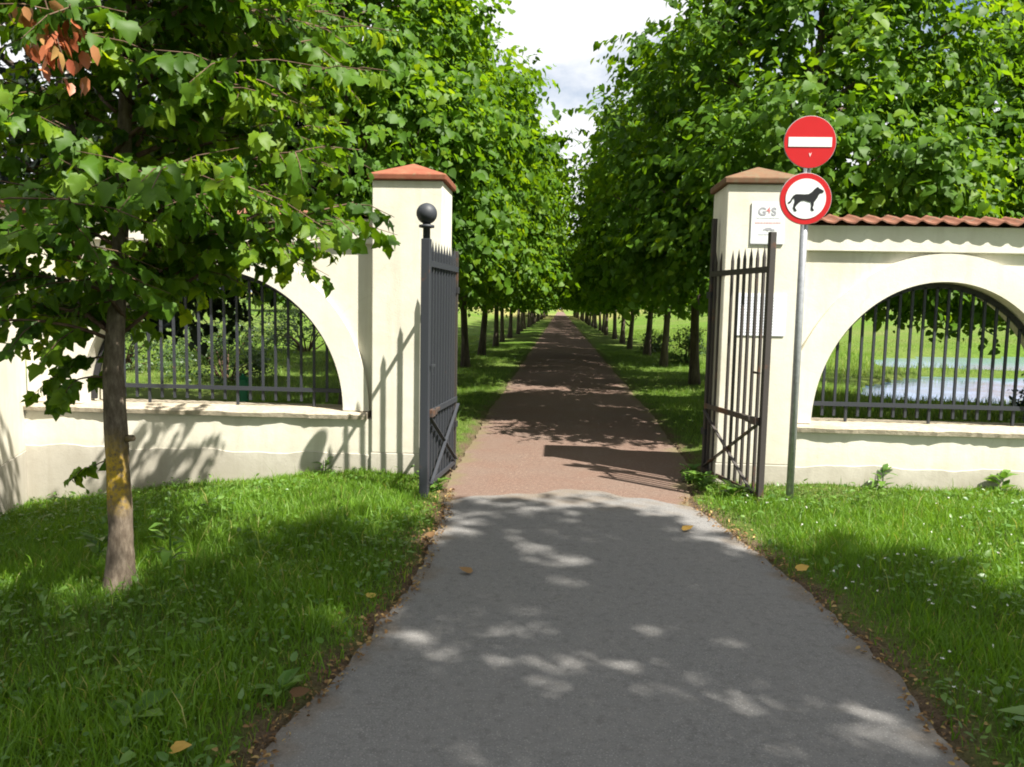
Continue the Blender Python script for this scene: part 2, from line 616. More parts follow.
# ------------------------------------------------------------------ leaves
def sym(mid, right, faces_r):
    """leaf template from midrib points, right outline points and right-hand triangles ('m0','r1',..)"""
    nm, nr = len(mid), len(right)
    V = [(0, y) for y in mid] + list(right) + [(-x, y) for x, y in right]
    T = []
    for f in faces_r:
        ir = [int(s[1:]) + (0 if s[0] == "m" else nm) for s in f]
        il = [int(s[1:]) + (0 if s[0] == "m" else nm + nr) for s in f]
        T.append(ir)
        T.append(il[::-1])
    return np.array(V, float), np.array(T, int)


HEART = sym((0.0, 0.5, 1.06), [(0.22, -0.11), (0.47, 0.14), (0.40, 0.58)],
            [("m0", "r0", "r1"), ("m0", "r1", "m1"), ("m1", "r1", "r2"), ("m1", "r2", "m2")])
MAPLE = sym((0.0, 0.45, 1.05), [(0.18, -0.10), (0.46, 0.06), (0.42, 0.24), (0.54, 0.50), (0.34, 0.58), (0.24, 0.80)],
            [("m0", "r0", "r1"), ("m0", "r1", "r2"), ("m0", "r2", "m1"), ("m1", "r2", "r3"), ("m1", "r3", "r4"), ("m1", "r4", "r5"), ("m1", "r5", "m2")])
OVAL = sym((0.0, 0.5, 1.05), [(0.24, 0.2), (0.26, 0.62)],
           [("m0", "r0", "m1"), ("m1", "r0", "r1"), ("m1", "r1", "m2")])
SPEAR = sym((0.0, 0.55, 1.1), [(0.10, 0.25), (0.08, 0.7)],
            [("m0", "r0", "m1"), ("m1", "r0", "r1"), ("m1", "r1", "m2")])


def unit(a):
    return a / np.maximum(np.linalg.norm(a, axis=1, keepdims=True), 1e-9)


def leaf_arrays(P, D, N, S, tmpl, fold=0.22, droop=0.22):
    T, F = tmpl
    D = unit(D)
    X = unit(np.cross(D, N))
    Z = np.cross(X, D)
    n, k = len(P), len(T)
    fo = fold * (0.4 + RNG.random((n, 1)) * 1.2)
    dr = droop * (RNG.random((n, 1)) * 1.8)
    x, y = T[:, 0][None, :], T[:, 1][None, :]
    wob = 0.85 + 0.3 * RNG.random((n, 1))
    zz = fo * np.abs(x) * 1.0 - dr * y * y + 0.03 * RNG.standard_normal((n, k))
    V = P[:, None, :] + S[:, None, None] * ((x * wob)[:, :, None] * X[:, None, :] + np.broadcast_to(y, (n, k))[:, :, None] * D[:, None, :] + zz[:, :, None] * Z[:, None, :])
    faces = (F[None, :, :] + (np.arange(n) * k)[:, None, None]).reshape(-1, 3)
    return V.reshape(-1, 3), faces, k


def rand_dir(n):
    return unit(RNG.standard_normal((n, 3)))


def leaves(name, P, D, N, S, tmpl, mat, parent=None, tint=None, **kw):
    V, Fc, k = leaf_arrays(P, D, N, S, tmpl, **kw)
    if tint is None:
        tint = RNG.random(len(P))
    return np_mesh(name, V, Fc, mat, parent, np.repeat(np.clip(tint, 0, 1), k))


def twig_leaves(starts, dirs, lens, per, size, hang=0.45, tintbase=None, out=0.95):
    """alternate leaves along short twigs -> arrays for leaves()"""
    n = len(starts)
    f = (np.arange(per) + 0.6) / per
    P = starts[:, None, :] + dirs[:, None, :] * (lens[:, None] * f[None, :])[:, :, None]
    P[:, :, 2] -= (0.22 * lens[:, None] * f[None, :] ** 2)
    side = np.cross(dirs, np.array([0.0, 0.0, 1.0])) + 0.25 * rand_dir(n)
    side = unit(side)
    sg = np.where(np.arange(per) % 2 == 0, 1.0, -1.0)
    D = side[:, None, :] * sg[None, :, None] * 0.8 + dirs[:, None, :] * 0.55
    D = D + 0.45 * RNG.standard_normal((n, per, 3))
    D[:, :, 2] -= hang
    N = np.zeros_like(D)
    N[:, :, 2] = 1.0
    N += out * dirs[:, None, :] + 0.42 * RNG.standard_normal((n, per, 3))
    S = size * (0.45 + 0.85 * RNG.random((n, per)))
    tb = RNG.random(n) if tintbase is None else tintbase
    tint = 0.55 * tb[:, None] + 0.22 * f[None, :] + 0.28 * RNG.random((n, per)) - 0.05
    return P.reshape(-1, 3), D.reshape(-1, 3), N.reshape(-1, 3), S.ravel(), tint.ravel()


def crown_leaves(prof, z0, z1, n_clump, n_twig, per, size, clump_r=0.42, lump=0.16, shell=0.5, cx=(0, 0), hang=0.7):
    """leaf arrays for a crown of revolution: prof(u)->radius, u in 0..1 from bottom to top"""
    ph = RNG.random(6) * 6.28
    C, O = [], []
    while len(C) < n_clump:
        u = RNG.random()
        r = prof(u)
        if RNG.random() > (r / 2.8) + 0.12:
            continue
        a = RNG.random() * 2 * PI
        lm = 1 + lump * (math.sin(3 * a + ph[0] + 7 * u) + 0.7 * math.sin(5 * a - 9 * u + ph[1]))
        rr = r * lm * (shell + (1 - shell) * math.sqrt(RNG.random()))
        C.append((cx[0] * u + rr * math.cos(a), cx[1] * u + rr * math.sin(a), z0 + (z1 - z0) * u))
        up = (u - 0.35) * 1.3
        O.append((math.cos(a), math.sin(a), up))
    C, O = np.array(C), unit(np.array(O))
    idx = np.repeat(np.arange(n_clump), n_twig)
    cr = clump_r * (0.7 + 0.6 * RNG.random(n_clump))
    st = C[idx] + rand_dir(len(idx)) * (cr[idx] * RNG.random(len(idx)) ** 0.5)[:, None] * np.array([1, 1, 0.75])
    dr = unit(O[idx] * 0.75 + rand_dir(len(idx)) * 0.75)
    ln = 0.28 + 0.34 * RNG.random(len(idx))
    tb = np.clip(0.5 + 0.28 * RNG.standard_normal(n_clump), 0, 1)[idx] * 0.6 + 0.4 * RNG.random(len(idx))
    return twig_leaves(st, dr, ln, per, size, hang, tb), C


def trunk_mb(h_fork, h_top, r0, tips, bend=0.12, n=10, base_flare=1.5):
    mb = MB()
    k = 9
    ph = random.random() * 6
    pts, rad = [], []
    for i in range(k + 1):
        f = i / k
        z = -0.15 + (h_top + 0.15) * f
        pts.append((bend * math.sin(2.3 * f + ph) - bend * math.sin(ph), bend * math.cos(2.9 * f + ph) - bend * math.cos(ph), z))
        rad.append(r0 * (base_flare if i == 0 else 1.0) * (1 - 0.88 * f) ** 0.8 + 0.008)
    mb.tube(pts, rad, n, rough=0.05)

    def axis(z):
        f = max(0, min(1, (z + 0.15) / (h_top + 0.15))) * k
        i = min(k - 1, int(f))
        return Vector(pts[i]).lerp(Vector(pts[i + 1]), f - i), rad[i] + (rad[i + 1] - rad[i]) * (f - i)

    for tp in tips:
        tp = Vector(tp)
        hz = math.hypot(tp.x, tp.y)
        zb = max(h_fork, min(h_top - 0.4, tp.z - 0.75 * hz * random.uniform(0.5, 1.0)))
        a, ra = axis(zb)
        mid = a.lerp(tp, 0.5) + Vector((random.uniform(-.15, .15), random.uniform(-.15, .15), random.uniform(0, .2)))
        r = min(ra * 0.6, 0.02 + 0.012 * hz)
        mb.tube([a, a.lerp(mid, 0.55) + Vector((0, 0, 0.04)), mid, mid.lerp(tp, 0.55), tp], [r, r * 0.8, r * 0.6, r * 0.4, 0.006], 5)
    return mb


def make_tree(name, label, cat, loc, crown, trunk, leaf_mat, tmpl=HEART, bark="bark", group=None):
    root = thing(name, label, cat, loc, group)
    (P, D, N, S, T), C = crown
    n_tip = trunk.get("tips", 34)
    tips = C[RNG.choice(len(C), min(n_tip, len(C)), replace=False)]
    mb = trunk_mb(trunk["fork"], trunk["top"], trunk["r"], [tuple(p) for p in tips], trunk.get("bend", 0.12))
    me_o = mb.build("trunk", M[bark], None, smooth=True)
    me_o.parent = root
    leaves("crown", P, D, N, S, tmpl, M[leaf_mat], root, T)
    return root


# ------------------------------------------------------------------ terrain
def sstep(x, a, b):
    t_ = np.clip((x - a) / (b - a), 0, 1)
    return t_ * t_ * (3 - 2 * t_)


L_EDGE = np.array([(-14, -1.5), (0, -1.18), (2.0, -1.06), (2.57, -1.01), (3.3, -0.90), (4.18, -0.83), (5.0, -0.84), (5.83, -0.86), (6.4, -0.90), (7.0, -0.96), (9, -1.0), (11, -1.04), (400, -1.04)])
R_EDGE = np.array([(-14, 1.7), (0, 1.55), (2.0, 1.47), (2.8, 1.465), (3.4, 1.51), (3.9, 1.52), (4.5, 1.47), (5.15, 1.40), (5.9, 1.27), (6.57, 1.12), (7.1, 1.16), (8, 1.34), (9, 1.40), (11, 1.44), (400, 1.44)])


def wob(y, s):
    return 0.020 * np.sin(y * 1.3 + s) + 0.010 * np.sin(y * 5.3 + 2 * s + np.sin(y * 1.9)) + 0.008 * np.sin(y * 13.7 + 3 * s + 2 * np.sin(y * 3.1)) + 0.006 * np.sin(y * 31 + s + 3 * np.sin(y * 4.3))


def edges(y):
    return np.interp(y, L_EDGE[:, 0], L_EDGE[:, 1]) + wob(y, 1.0), np.interp(y, R_EDGE[:, 0], R_EDGE[:, 1]) + wob(y, 4.0)


POND_NEAR = [(6.25, 16.6), (6.6, 15.6), (8.0, 15.1), (11, 14.9), (15, 15.4), (19, 17), (21, 20), (17, 22.6), (13, 22.9), (10, 22.4), (8.4, 20.6), (7.0, 18.6)]
POND_FAR = [(10.2, 25.4), (13, 25.0), (18, 25.2), (24, 24.5), (29, 28), (28, 33), (21, 35.2), (15.5, 33.8), (12.4, 31), (10.8, 28)]


def in_poly(x, y, poly, grow=0.0):
    c = np.mean(np.array(poly), axis=0)
    p = c + (np.array(poly) - c) * (1 + grow)
    inside = np.zeros(np.shape(x), bool)
    j = len(p) - 1
    for i in range(len(p)):
        xi, yi = p[i]
        xj, yj = p[j]
        cond = ((yi > y) != (yj > y)) & (x < (xj - xi) * (y - yi) / (yj - yi + 1e-12) + xi)
        inside ^= cond
        j = i
    return inside


def path_dist(x, y):
    """signed distance outside the path edge (negative on the path)"""
    l, r = edges(y)
    return np.maximum(l - x, x - r)


def height(x, y):
    x, y = np.asarray(x, float), np.asarray(y, float)
    d = np.clip(-1.6 - x, 0, 4.5)
    h = -(0.058 * d + 0.019 * d * d) * (0.35 + 0.65 * sstep(y, 3.0, 7.0)) * (1 - 0.55 * sstep(y, 9, 16)) * (1 - sstep(y, 30, 60))
    out = path_dist(x, y)
    g = sstep(out, 0.0, 0.35)
    bumps = 0.02 * np.sin(x * 1.7 + 1) * np.sin(y * 1.3) + 0.012 * np.sin(x * 4.1 + y * 2.2) + 0.006 * np.sin(x * 9 - y * 7)
    h = h + g * (0.015 + bumps)
    r = np.hypot(x, y)
    off = sstep(np.abs(x - 0.2), 4, 20)
    h = h + off * (0.030 * np.clip(r - 30, 0, 110) + 0.25 * np.sin(x * 0.05) * sstep(r, 30, 80))
    far = sstep(r, 250, 700)
    h = h + far * 4
    h = np.where(out < 0.02, -0.035, h)
    pond = in_poly(x, y, POND_NEAR, 0.02) | in_poly(x, y, POND_FAR, 0.02)
    h = np.where(pond, -0.35, h)
    return h


def axis_coords(lo, hi, step, far):
    core = list(np.arange(lo, hi + 1e-6, step))
    s, a, b = step, [], []
    p = hi
    while p < far:
        s *= 1.09
        p += s
        b.append(p)
    s, p = step, lo
    while p > -far:
        s *= 1.09
        p -= s
        a.append(p)
    return np.array(a[::-1] + core + b)


gx = axis_coords(-7, 9, 0.08, 1500)
gy = axis_coords(0.5, 14, 0.08, 1500)
GX, GY = np.meshgrid(gx, gy)
GZ = height(GX, GY)
nx, ny = len(gx), len(gy)
ii = (np.arange(ny - 1)[:, None] * nx + np.arange(nx - 1)[None, :]).ravel()
quads = np.stack([ii, ii + 1, ii + nx + 1, ii + nx], 1)
outd = path_dist(GX, GY)
soil = np.clip(1.0 - sstep(outd + 0.06 * np.sin(GX * 13 + GY * 9), 0.02, 0.20), 0, 1) * (1 - 0.6 * sstep(GY, 9, 14))
soil = np.maximum(soil, 0.2 * ((GY < 8) & (GY > 0)).astype(float))
straw = 0.75 * sstep(np.hypot(GX, GY), 95, 130) * (0.5 + 0.5 * np.sin(GX * 0.02 + GY * 0.013 + 1))
ground = np_mesh("ground", np.stack([GX.ravel(), GY.ravel(), GZ.ravel()], 1), quads, M["ground"], attrs={"soil": soil.ravel(), "straw": straw.ravel()})
for p in ground.data.polygons:
    pass
ground.data.polygons.foreach_set("use_smooth", np.ones(len(ground.data.polygons), bool))
tag(ground, kind="structure")


def strip(name, ys, zf, mat, nx_=26, dirt_end=None, ragged=0.0, kind="structure"):
    l, r = edges(ys)
    f = np.linspace(0, 1, nx_)
    X = l[:, None] * (1 - f) + r[:, None] * f
    Y = np.repeat(ys[:, None], nx_, 1)
    if ragged:
        e = sstep(Y, ys[-1] - 0.5, ys[-1])
        Y = Y - e * 0.33 * ((X - 0.1) / 1.0) ** 2 + e * ragged * (np.sin(X * 3.1 + 0.5) + 0.6 * np.sin(X * 7.7) + 0.35 * np.sin(X * 17 + 1))
    Z = np.full_like(X, zf) + 0.012 * np.sin(PI * f)[None, :]
    edge_d = np.minimum(X - l[:, None], r[:, None] - X)
    nz = 0.05 * np.sin(Y * 7 + X * 3) + 0.04 * np.sin(Y * 17 - X * 11) + 0.03 * np.sin(Y * 31 + X * 23)
    dirt = np.clip(1 - sstep(edge_d + nz, 0.0, 0.12), 0, 1) * 0.6
    if dirt_end is not None:
        dirt = np.maximum(dirt, 0.8 * sstep(Y + nz * 3, dirt_end[0], dirt_end[1]))
    n_, k_ = X.shape
    q = (np.arange(n_ - 1)[:, None] * k_ + np.arange(k_ - 1)[None, :]).ravel()
    fc = np.stack([q, q + 1, q + k_ + 1, q + k_], 1)
    o = np_mesh(name, np.stack([X.ravel(), Y.ravel(), Z.ravel()], 1), fc, mat, attrs={"dirt": dirt.ravel()})
    return tag(o, kind=kind)


strip("asphalt_path", np.concatenate([np.arange(-12, 0.5, 0.5), np.arange(0.5, 6.86, 0.04)]), 0.004, M["asphalt"], 70, (6.25, 6.98), 0.085)
strip("gravel_avenue", np.concatenate([np.arange(6.0, 16, 0.06), np.arange(16, 60, 0.5), np.arange(60, 330, 4)]), -0.004, M["gravel"], 40)

for i_, poly in enumerate((POND_NEAR, POND_FAR)):
    c_ = np.mean(np.array(poly), axis=0)
    pts_ = []
    m_ = len(poly)
    for i in range(m_):
        p0, p1, p2, p3 = (np.array(poly[(i + k) % m_]) for k in (-1, 0, 1, 2))
        for f in np.linspace(0, 1, 5)[:-1]:
            pts_.append(0.5 * ((2 * p1) + (-p0 + p2) * f + (2 * p0 - 5 * p1 + 4 * p2 - p3) * f * f + (-p0 + 3 * p1 - 3 * p2 + p3) * f ** 3))
    pts_ = [c_ + (p - c_) * 1.06 for p in pts_]
    o = MB().add([(p[0], p[1], -0.09) for p in pts_], [tuple(range(len(pts_)))]).build("pond", M["water"])
    tag(o, kind="structure")


# ------------------------------------------------------------------ masonry
YP0, YP1 = 7.40, 8.06         # pier front / back
YL = 7.432
YW, YS, YB = 7.52, 7.474, 7.93  # wall panel, surround/frieze, back


def pier(label, x0, x1, cap_mat, y0=YP0, y1=YP1, zg=-0.6, rot=0.0, z_plinth=0.20, cap_notch=0):
    cx_, cy_ = (x0 + x1) / 2, (y0 + y1) / 2
    root = thing("gate_pier", label, "gate pier", (cx_, cy_, 0))
    w, d = (x1 - x0) / 2, (y1 - y0) / 2
    parts = []
    parts.append(MB().box(-w, w, -d, d, z_plinth, 2.735).build("pier_shaft", M["cream"], bevel=0.008))
    parts.append(MB().box(-w - 0.006, w + 0.006, -d - 0.006, d + 0.006, zg, z_plinth - 0.001).build("plinth", M["plinth"], bevel=0.006))
    o = 0.032
    mb = MB()
    lip = 0.055
    z = 2.737
    vs = [(-w - o, -d - o, z), (w + o, -d - o, z), (w + o, d + o, z), (-w - o, d + o, z)]
    vs += [(a * 1.015, b * 1.015, z + lip) for a, b, _ in vs[:4]]
    vs += [(0, 0, 2.945)]
    mb.add(vs, [(0, 3, 2, 1), (0, 1, 5, 4), (1, 2, 6, 5), (2, 3, 7, 6), (3, 0, 4, 7), (4, 5, 8), (5, 6, 8), (6, 7, 8), (7, 4, 8)])
    parts.append(mb.build("cap", cap_mat, bevel=0.010))
    for p in parts:
        p.parent = root
    root.rotation_euler.z = rot
    return root


pier("left cream gate pier with bright red tile cap, gate shadow across its face", -1.75, -1.10, M["cap_red"])
pier("right cream gate pier carrying two notices, weathered brown tile cap", 1.475, 2.14, M["cap_old"])


def coping(parent, x0, x1):
    mb = MB()
    per = 0.176
    xs = np.arange(x0, x1 + 1e-6, per / 8)
    rows = [(7.405, 2.412), (7.55, 2.450), (7.715, 2.482), (7.74, 2.490), (7.765, 2.482), (7.92, 2.450), (8.07, 2.412)]
    n = len(xs)
    vs = []
    for th in (0, 0.013):
        for (y, z) in rows:
            for i, x in enumerate(xs):
                p = (x - x0) / per * 2 * PI
                wv = 0.015 * math.cos(p) + 0.005 * math.cos(2 * p + 0.7)
                jit = 0.007 * math.sin(int((x - x0) / per) * 12.9)
                vs.append((x, y + (jit if y in (7.405, 8.07) else 0), z + wv + th + 0.4 * jit))
    fs = []
    R_ = len(rows)
    for l_ in range(2):
        for r in range(R_ - 1):
            for i in range(n - 1):
                a = l_ * R_ * n + r * n + i
                fs.append((a, a + 1, a + n + 1, a + n))
    for r, flip in ((0, 0), (R_ - 1, 1)):
        for i in range(n - 1):
            a = r * n + i
            b = R_ * n + r * n + i
            fs.append((a, b, b + 1, a + 1))
    mb.add(vs, fs)
    return mb.build("tile_coping", M["tile"], parent)


def arched_wall(label, x0, x1, c, a, z_plinth):
    zs, b, ring = 0.585, 1.325, 0.25
    root = thing("arched_wall", label, "wall", ((x0 + x1) / 2, 7.7, 0))
    # panel with the arched opening cut through it
    th = np.linspace(PI, 0, 61)
    xs = [x0] + [c + a * math.cos(q) for q in th] + [x1]
    zb = [zs] + [zs + b * math.sin(q) for q in th] + [zs]
    mb = MB()
    top = 2.395
    n = len(xs)
    # front, back faces in columns and the soffit
    vs = []
    for x, z in zip(xs, zb):
        vs += [(x, YW, z), (x, YW, top), (x, YB, z), (x, YB, top)]
    fs = []
    for i in range(n - 1):
        p, q = 4 * i, 4 * (i + 1)
        fs += [(p, q, q + 1, p + 1), (p + 2, p + 3, q + 3, q + 2), (p, p + 2, q + 2, q)]
    mb.add(vs, fs)
    mb.build("wall_panel", M["cream"], root)
    # wall below the sill
    MB().box(x0, x1, YL, YB - 0.004, -0.9, 0.512).build("lower_wall", M["cream"], root)
    # painted plinth band with a wavering upper edge
    mb = MB()
    pxs = np.arange(x0, x1 + 1e-6, 0.06)
    pz = [z_plinth + 0.012 * math.sin(x * 5) + 0.008 * math.sin(x * 13 + 1) + random.uniform(-0.004, 0.004) for x in pxs]
    vs = []
    for x, z in zip(pxs, pz):
        vs += [(x, YL - 0.008, -0.85), (x, YL - 0.008, z), (x, YL + 0.003, z + 0.004)]
    fs = []
    for i in range(len(pxs) - 1):
        p = 3 * i
        fs += [(p, p + 3, p + 4, p + 1), (p + 1, p + 4, p + 5, p + 2)]
    mb.add(vs, fs).build("plinth", M["plinth"], root)
    # raised surround
    mb = MB()
    vs = []
    th = np.linspace(PI, 0, 73)
    for q in th:
        ci, si = math.cos(q), math.sin(q)
        for rr in (0, ring):
            for y in (YS, YW + 0.002):
                vs.append((c + (a + rr - 0.004) * ci, y, zs + (b + rr - 0.006) * si))
        # vertices: inner front, inner back, outer front, outer back
    fs = []
    for i in range(len(th) - 1):
        p, q = 4 * i, 4 * (i + 1)
        fs += [(p, p + 2, q + 2, q), (p + 2, p + 3, q + 3, q + 2), (p, q, q + 1, p + 1), (p + 1, q + 1, q + 3, p + 3)]
    fs += [(0, 1, 3, 2), (len(vs) - 4, len(vs) - 2, len(vs) - 1, len(vs) - 3)]
    mb.add(vs, fs).build("arch_surround", M["cream_light"], root)
    MB().box(x0, x1, YS + 0.002, YB + 0.03, 2.162, 2.392).build("frieze", M["cream_light"], root, bevel=0.006)
    # sill slab, slightly uneven
    mb = MB()
    sx = np.arange(x0, x1 + 1e-6, 0.05)
    vs = []
    for x in sx:
        j = 0.006 * math.sin(x * 9) + random.uniform(-0.005, 0.005)
        vs += [(x, 7.398 + j, 0.512), (x, 7.391 + j, 0.552 + j * 0.5), (x, 7.415 + j, 0.574), (x, 7.66, 0.588 + j * 0.4), (x, YB + 0.06, 0.575), (x, YB + 0.06, 0.512)]
    fs = []
    for i in range(len(sx) - 1):
        p = 6 * i
        for k in range(6):
            fs.append((p + k, p + (k + 1) % 6, p + 6 + (k + 1) % 6, p + 6 + k))
    fs += [tuple(range(6)), tuple(reversed(range(len(vs) - 6, len(vs))))]
    mb.add(vs, fs).build("sill", M["sill"], root)
    coping(root, x0 + 0.0, x1 - 0.0)
    return root


arched_wall("cream garden wall with an arched opening left of the gate, behind the young tree", -5.20, -1.752, -3.34, 1.30, 0.17)
arched_wall("cream garden wall with an arched opening right of the gate, behind the road sign", 2.142, 4.95, 3.475, 1.14, 0.20)
pier("plain cream pier closing the far right end of the arched wall", 4.955, 5.65, M["cap_old"])

# wall turning back towards the viewer at the far left
wl = thing("boundary_wall", "shaded cream wall turning forward at the far left, behind the young tree", "wall", (-4.95, 6.4, 0))
p0_, p1_ = Vector((-5.22, 7.54, 0)), Vector((-4.15, 4.70, 0))
dv = (p1_ - p0_).normalized()
nv = Vector((dv.y, -dv.x, 0))   # away from the viewer's side


def slab(z0, z1, t0, t1, e0=0.0, e1=0.0):
    a, b = p0_ - dv * e0, p1_ + dv * e1
    vs = []
    for z in (z0, z1):
        for p, s in ((a, t0), (b, t0), (b, t1), (a, t1)):
            q = p + nv * s
            vs.append((q.x, q.y, z))
    return MB().add(vs, [(0, 3, 2, 1), (4, 5, 6, 7), (0, 1, 5, 4), (1, 2, 6, 5), (2, 3, 7, 6), (3, 0, 4, 7)])


slab(0.11, 2.40, 0.0, 0.40).build("wall_panel", M["cream"], wl, bevel=0.008)
slab(-1.0, 0.109, -0.008, 0.408).build("plinth", M["plinth"], wl)
slab(2.402, 2.48, -0.08, 0.48, 0.02, 0.05).build("tile_coping", M["tile"], wl, bevel=0.012)


# ------------------------------------------------------------------ railings in the arches
def railing(label, c, a, xs, legs):
    zs, b = 0.585, 1.325
    y = 7.66
    root = thing("arch_railing", label, "railing", (c, y, zs), "iron railings in the wall arches")
    mb = MB()
    ain, aout, bin_, bout = a - 0.062, a - 0.008, b - 0.060, b - 0.010
    th = np.linspace(PI - 0.02, 0.02, 61)
    vs = []
    for q in th:
        for (aa, bb) in ((ain, bin_), (aout, bout)):
            for yy in (y - 0.012, y + 0.012):
                vs.append((c + aa * math.cos(q), yy, zs + bb * math.sin(q)))
    fs = []
    for i in range(len(th) - 1):
        p, q = 4 * i, 4 * i + 4
        fs += [(p, p + 2, q + 2, q), (p + 2, p + 3, q + 3, q + 2), (p, q, q + 1, p + 1), (p + 1, q + 1, q + 3, p + 3)]
    fs += [(0, 1, 3, 2), (len(vs) - 4, len(vs) - 2, len(vs) - 1, len(vs) - 3)]
    mb.add(vs, fs).build("frame", M["iron_black"], root)
    MB().box(c - ain, c + ain, y - 0.026, y - 0.014, 0.735, 0.775).build("rail", M["iron"], root)
    for k, x in enumerate(xs):
        u = (x - c) / ain
        if abs(u) >= 0.985:
            continue
        zt = zs + bin_ * math.sqrt(1 - u * u)
        zb_ = 0.578 if k in legs else 0.640
        MB().box(x - 0.011, x + 0.011, y - 0.012, y + 0.010, zb_, zt + 0.012).build("bar", M["iron"], root)
    return root


railing("iron bar railing in the left arch, a green post beyond it", -3.34, 1.30, [-4.42 + 0.1275 * k for k in range(18)], (3, 10, 16))
railing("iron bar railing in the right arch with the pond beyond it", 3.475, 1.14, [2.385 + 0.109 * k for k in range(21)], (3, 10, 17))


# ------------------------------------------------------------------ gate leaves
def gate_leaf(label, near, far, z_near, z_far, ball, n_bars, rusty):
    root = thing("gate_leaf", label, "gate", (*far, 0))
    A, B = Vector((*near, 0)), Vector((*far, 0))
    d = (B - A).normalized()
    s = Vector((d.y, -d.x, 0))
    if s.x * (1 if near[0] > 0 else -1) > 0:
        s = -s            # s points to the middle of the drive

    def P(f, z, off=0.0):
        q = A.lerp(B, f) + s * off
        return (q.x, q.y, z)

    im = M["iron"] if ball else M["iron_brown"]
    if ball:
        MB().bar(P(0, -0.05), P(0, 2.14), 0.072, 0.072, d).build("gate_post", im, root, bevel=0.004)
        mb = MB()
        prof = [(0.030, 2.10), (0.030, 2.225), (0.062, 2.230), (0.064, 2.240), (0.062, 2.250), (0.034, 2.255), (0.030, 2.268)]
        for k in range(13):
            q = -PI / 2 + PI * (k + 0.8) / 13.6
            prof.append((0.085 * math.cos(q), 2.342 + 0.085 * math.sin(q)))
        mb.lathe((A.x, A.y, 0), prof, 24)
        mb.build("ball_finial", im, root, smooth=True)
    else:
        MB().bar(P(0, -0.03), P(0, z_near), 0.052, 0.050, d).build("gate_post", im, root, bevel=0.004)
    MB().bar(P(1.0, 0.0), P(1.0, z_far), 0.042, 0.042, d).build("hinge_post", M["iron_brown"], root, bevel=0.003)
    for k in range(n_bars):
        f = (k + 1) / (n_bars + 0.6)
        MB().bar(P(f, 0.07), P(f, 2.05), 0.026, 0.020, s, tip=0.10).build("bar", im, root)
    MB().bar(P(0.02, 1.945, 0.020), P(1.0, 1.945, 0.020), 0.012, 0.050).build("top_rail", im, root)
    MB().bar(P(0.02, 0.70, 0.022), P(1.0, 0.70, 0.022), 0.014, 0.048).build("middle_rail", rusty, root)
    MB().bar(P(0.02, 0.085, 0.020), P(1.0, 0.085, 0.020), 0.012, 0.040).build("bottom_rail", rusty, root)
    MB().bar(P(0.03, 0.67, 0.036), P(0.95, 0.12, 0.036), 0.012, 0.034, s).build("brace", rusty, root)
    MB().bar(P(0.03, 0.10, 0.052), P(0.95, 0.66, 0.052), 0.012, 0.026, s).build("brace", im, root)
    mb = MB()
    c0 = Vector(P(0.06, 0.70, 0.045))
    mb.bar(c0 - d * 0.05, c0 + d * 0.05, 0.035, 0.065)
    mb.bar(c0 + d * 0.07, c0 + d * 0.13, 0.03, 0.05)
    mb.bar(c0 + d * 0.10 + Vector((0, 0, 0.01)), c0 + d * 0.24 + Vector((0, 0, 0.01)), 0.025, 0.03)
    mb.build("lock_box", M["iron_rust"], root, bevel=0.004)
    MB().bar(P(0.0, 1.10, 0.05), P(0.10, 1.10, 0.05), 0.015, 0.018).build("latch", im, root)
    for z in (0.45, 1.75):
        MB().bar(P(0.97, z, 0.0), P(1.05, z, 0.0), 0.05, 0.06).build("hinge", M["iron_black"], root)
    return root


gate_leaf("left iron gate leaf swung open, its post topped with a round ball", (-1.10, 6.55), (-1.005, 7.70), 2.14, 2.12, True, 10, M["iron"])
gate_leaf("right iron gate leaf with rusty crossed braces, open in front of the notices", (1.695, 6.65), (1.425, 7.70), 2.245, 2.46, False, 9, M["iron_rust"])


# ------------------------------------------------------------------ road signs on their pole
def circle(r, n=56):
    return [(r * math.cos(2 * PI * k / n), r * math.sin(2 * PI * k / n)) for k in range(n)]


def text_obj(body, x, z, y, size, mat, parent, name, bold=0.0, align="CENTER"):
    cu = bpy.data.curves.new(name, "FONT")
    cu.body = body
    cu.size = size
    cu.align_x = align
    cu.align_y = "CENTER"
    cu.extrude = 0.0006
    cu.offset = bold
    tmp = bpy.data.objects.new(name + "_tmp", cu)
    COL.objects.link(tmp)
    bpy.context.view_layer.update()
    me = bpy.data.meshes.new_from_object(tmp.evaluated_get(bpy.context.evaluated_depsgraph_get()))
    bpy.data.objects.remove(tmp)
    me.transform(Matrix.Translation((x, y, z)) @ Matrix.Rotation(PI / 2, 4, "X"))
    me.materials.clear()
    me.materials.append(mat)
    me.name = name
    o = bpy.data.objects.new(name, me)
    COL.objects.link(o)
    o.parent = parent
    if parent.type == "EMPTY":
        o.matrix_parent_inverse = Matrix.Translation(-parent.location)
    return o


PX, PY = 2.000, 6.85
sp = thing("sign_pole", "grey metal pole standing in the grass before the right pier", "pole", (PX, PY, 0))
mb = MB().tube([(PX, PY, -0.3), (PX, PY, 1.5), (PX, PY, 3.17)], 0.031, 16)
mb.build("pole", M["galv"], sp, smooth=True)
MB().lathe((PX, PY, 3.17), [(0.033, 0), (0.034, 0.016), (0.018, 0.026)], 16).build("pole_cap", M["sign_black"], sp)

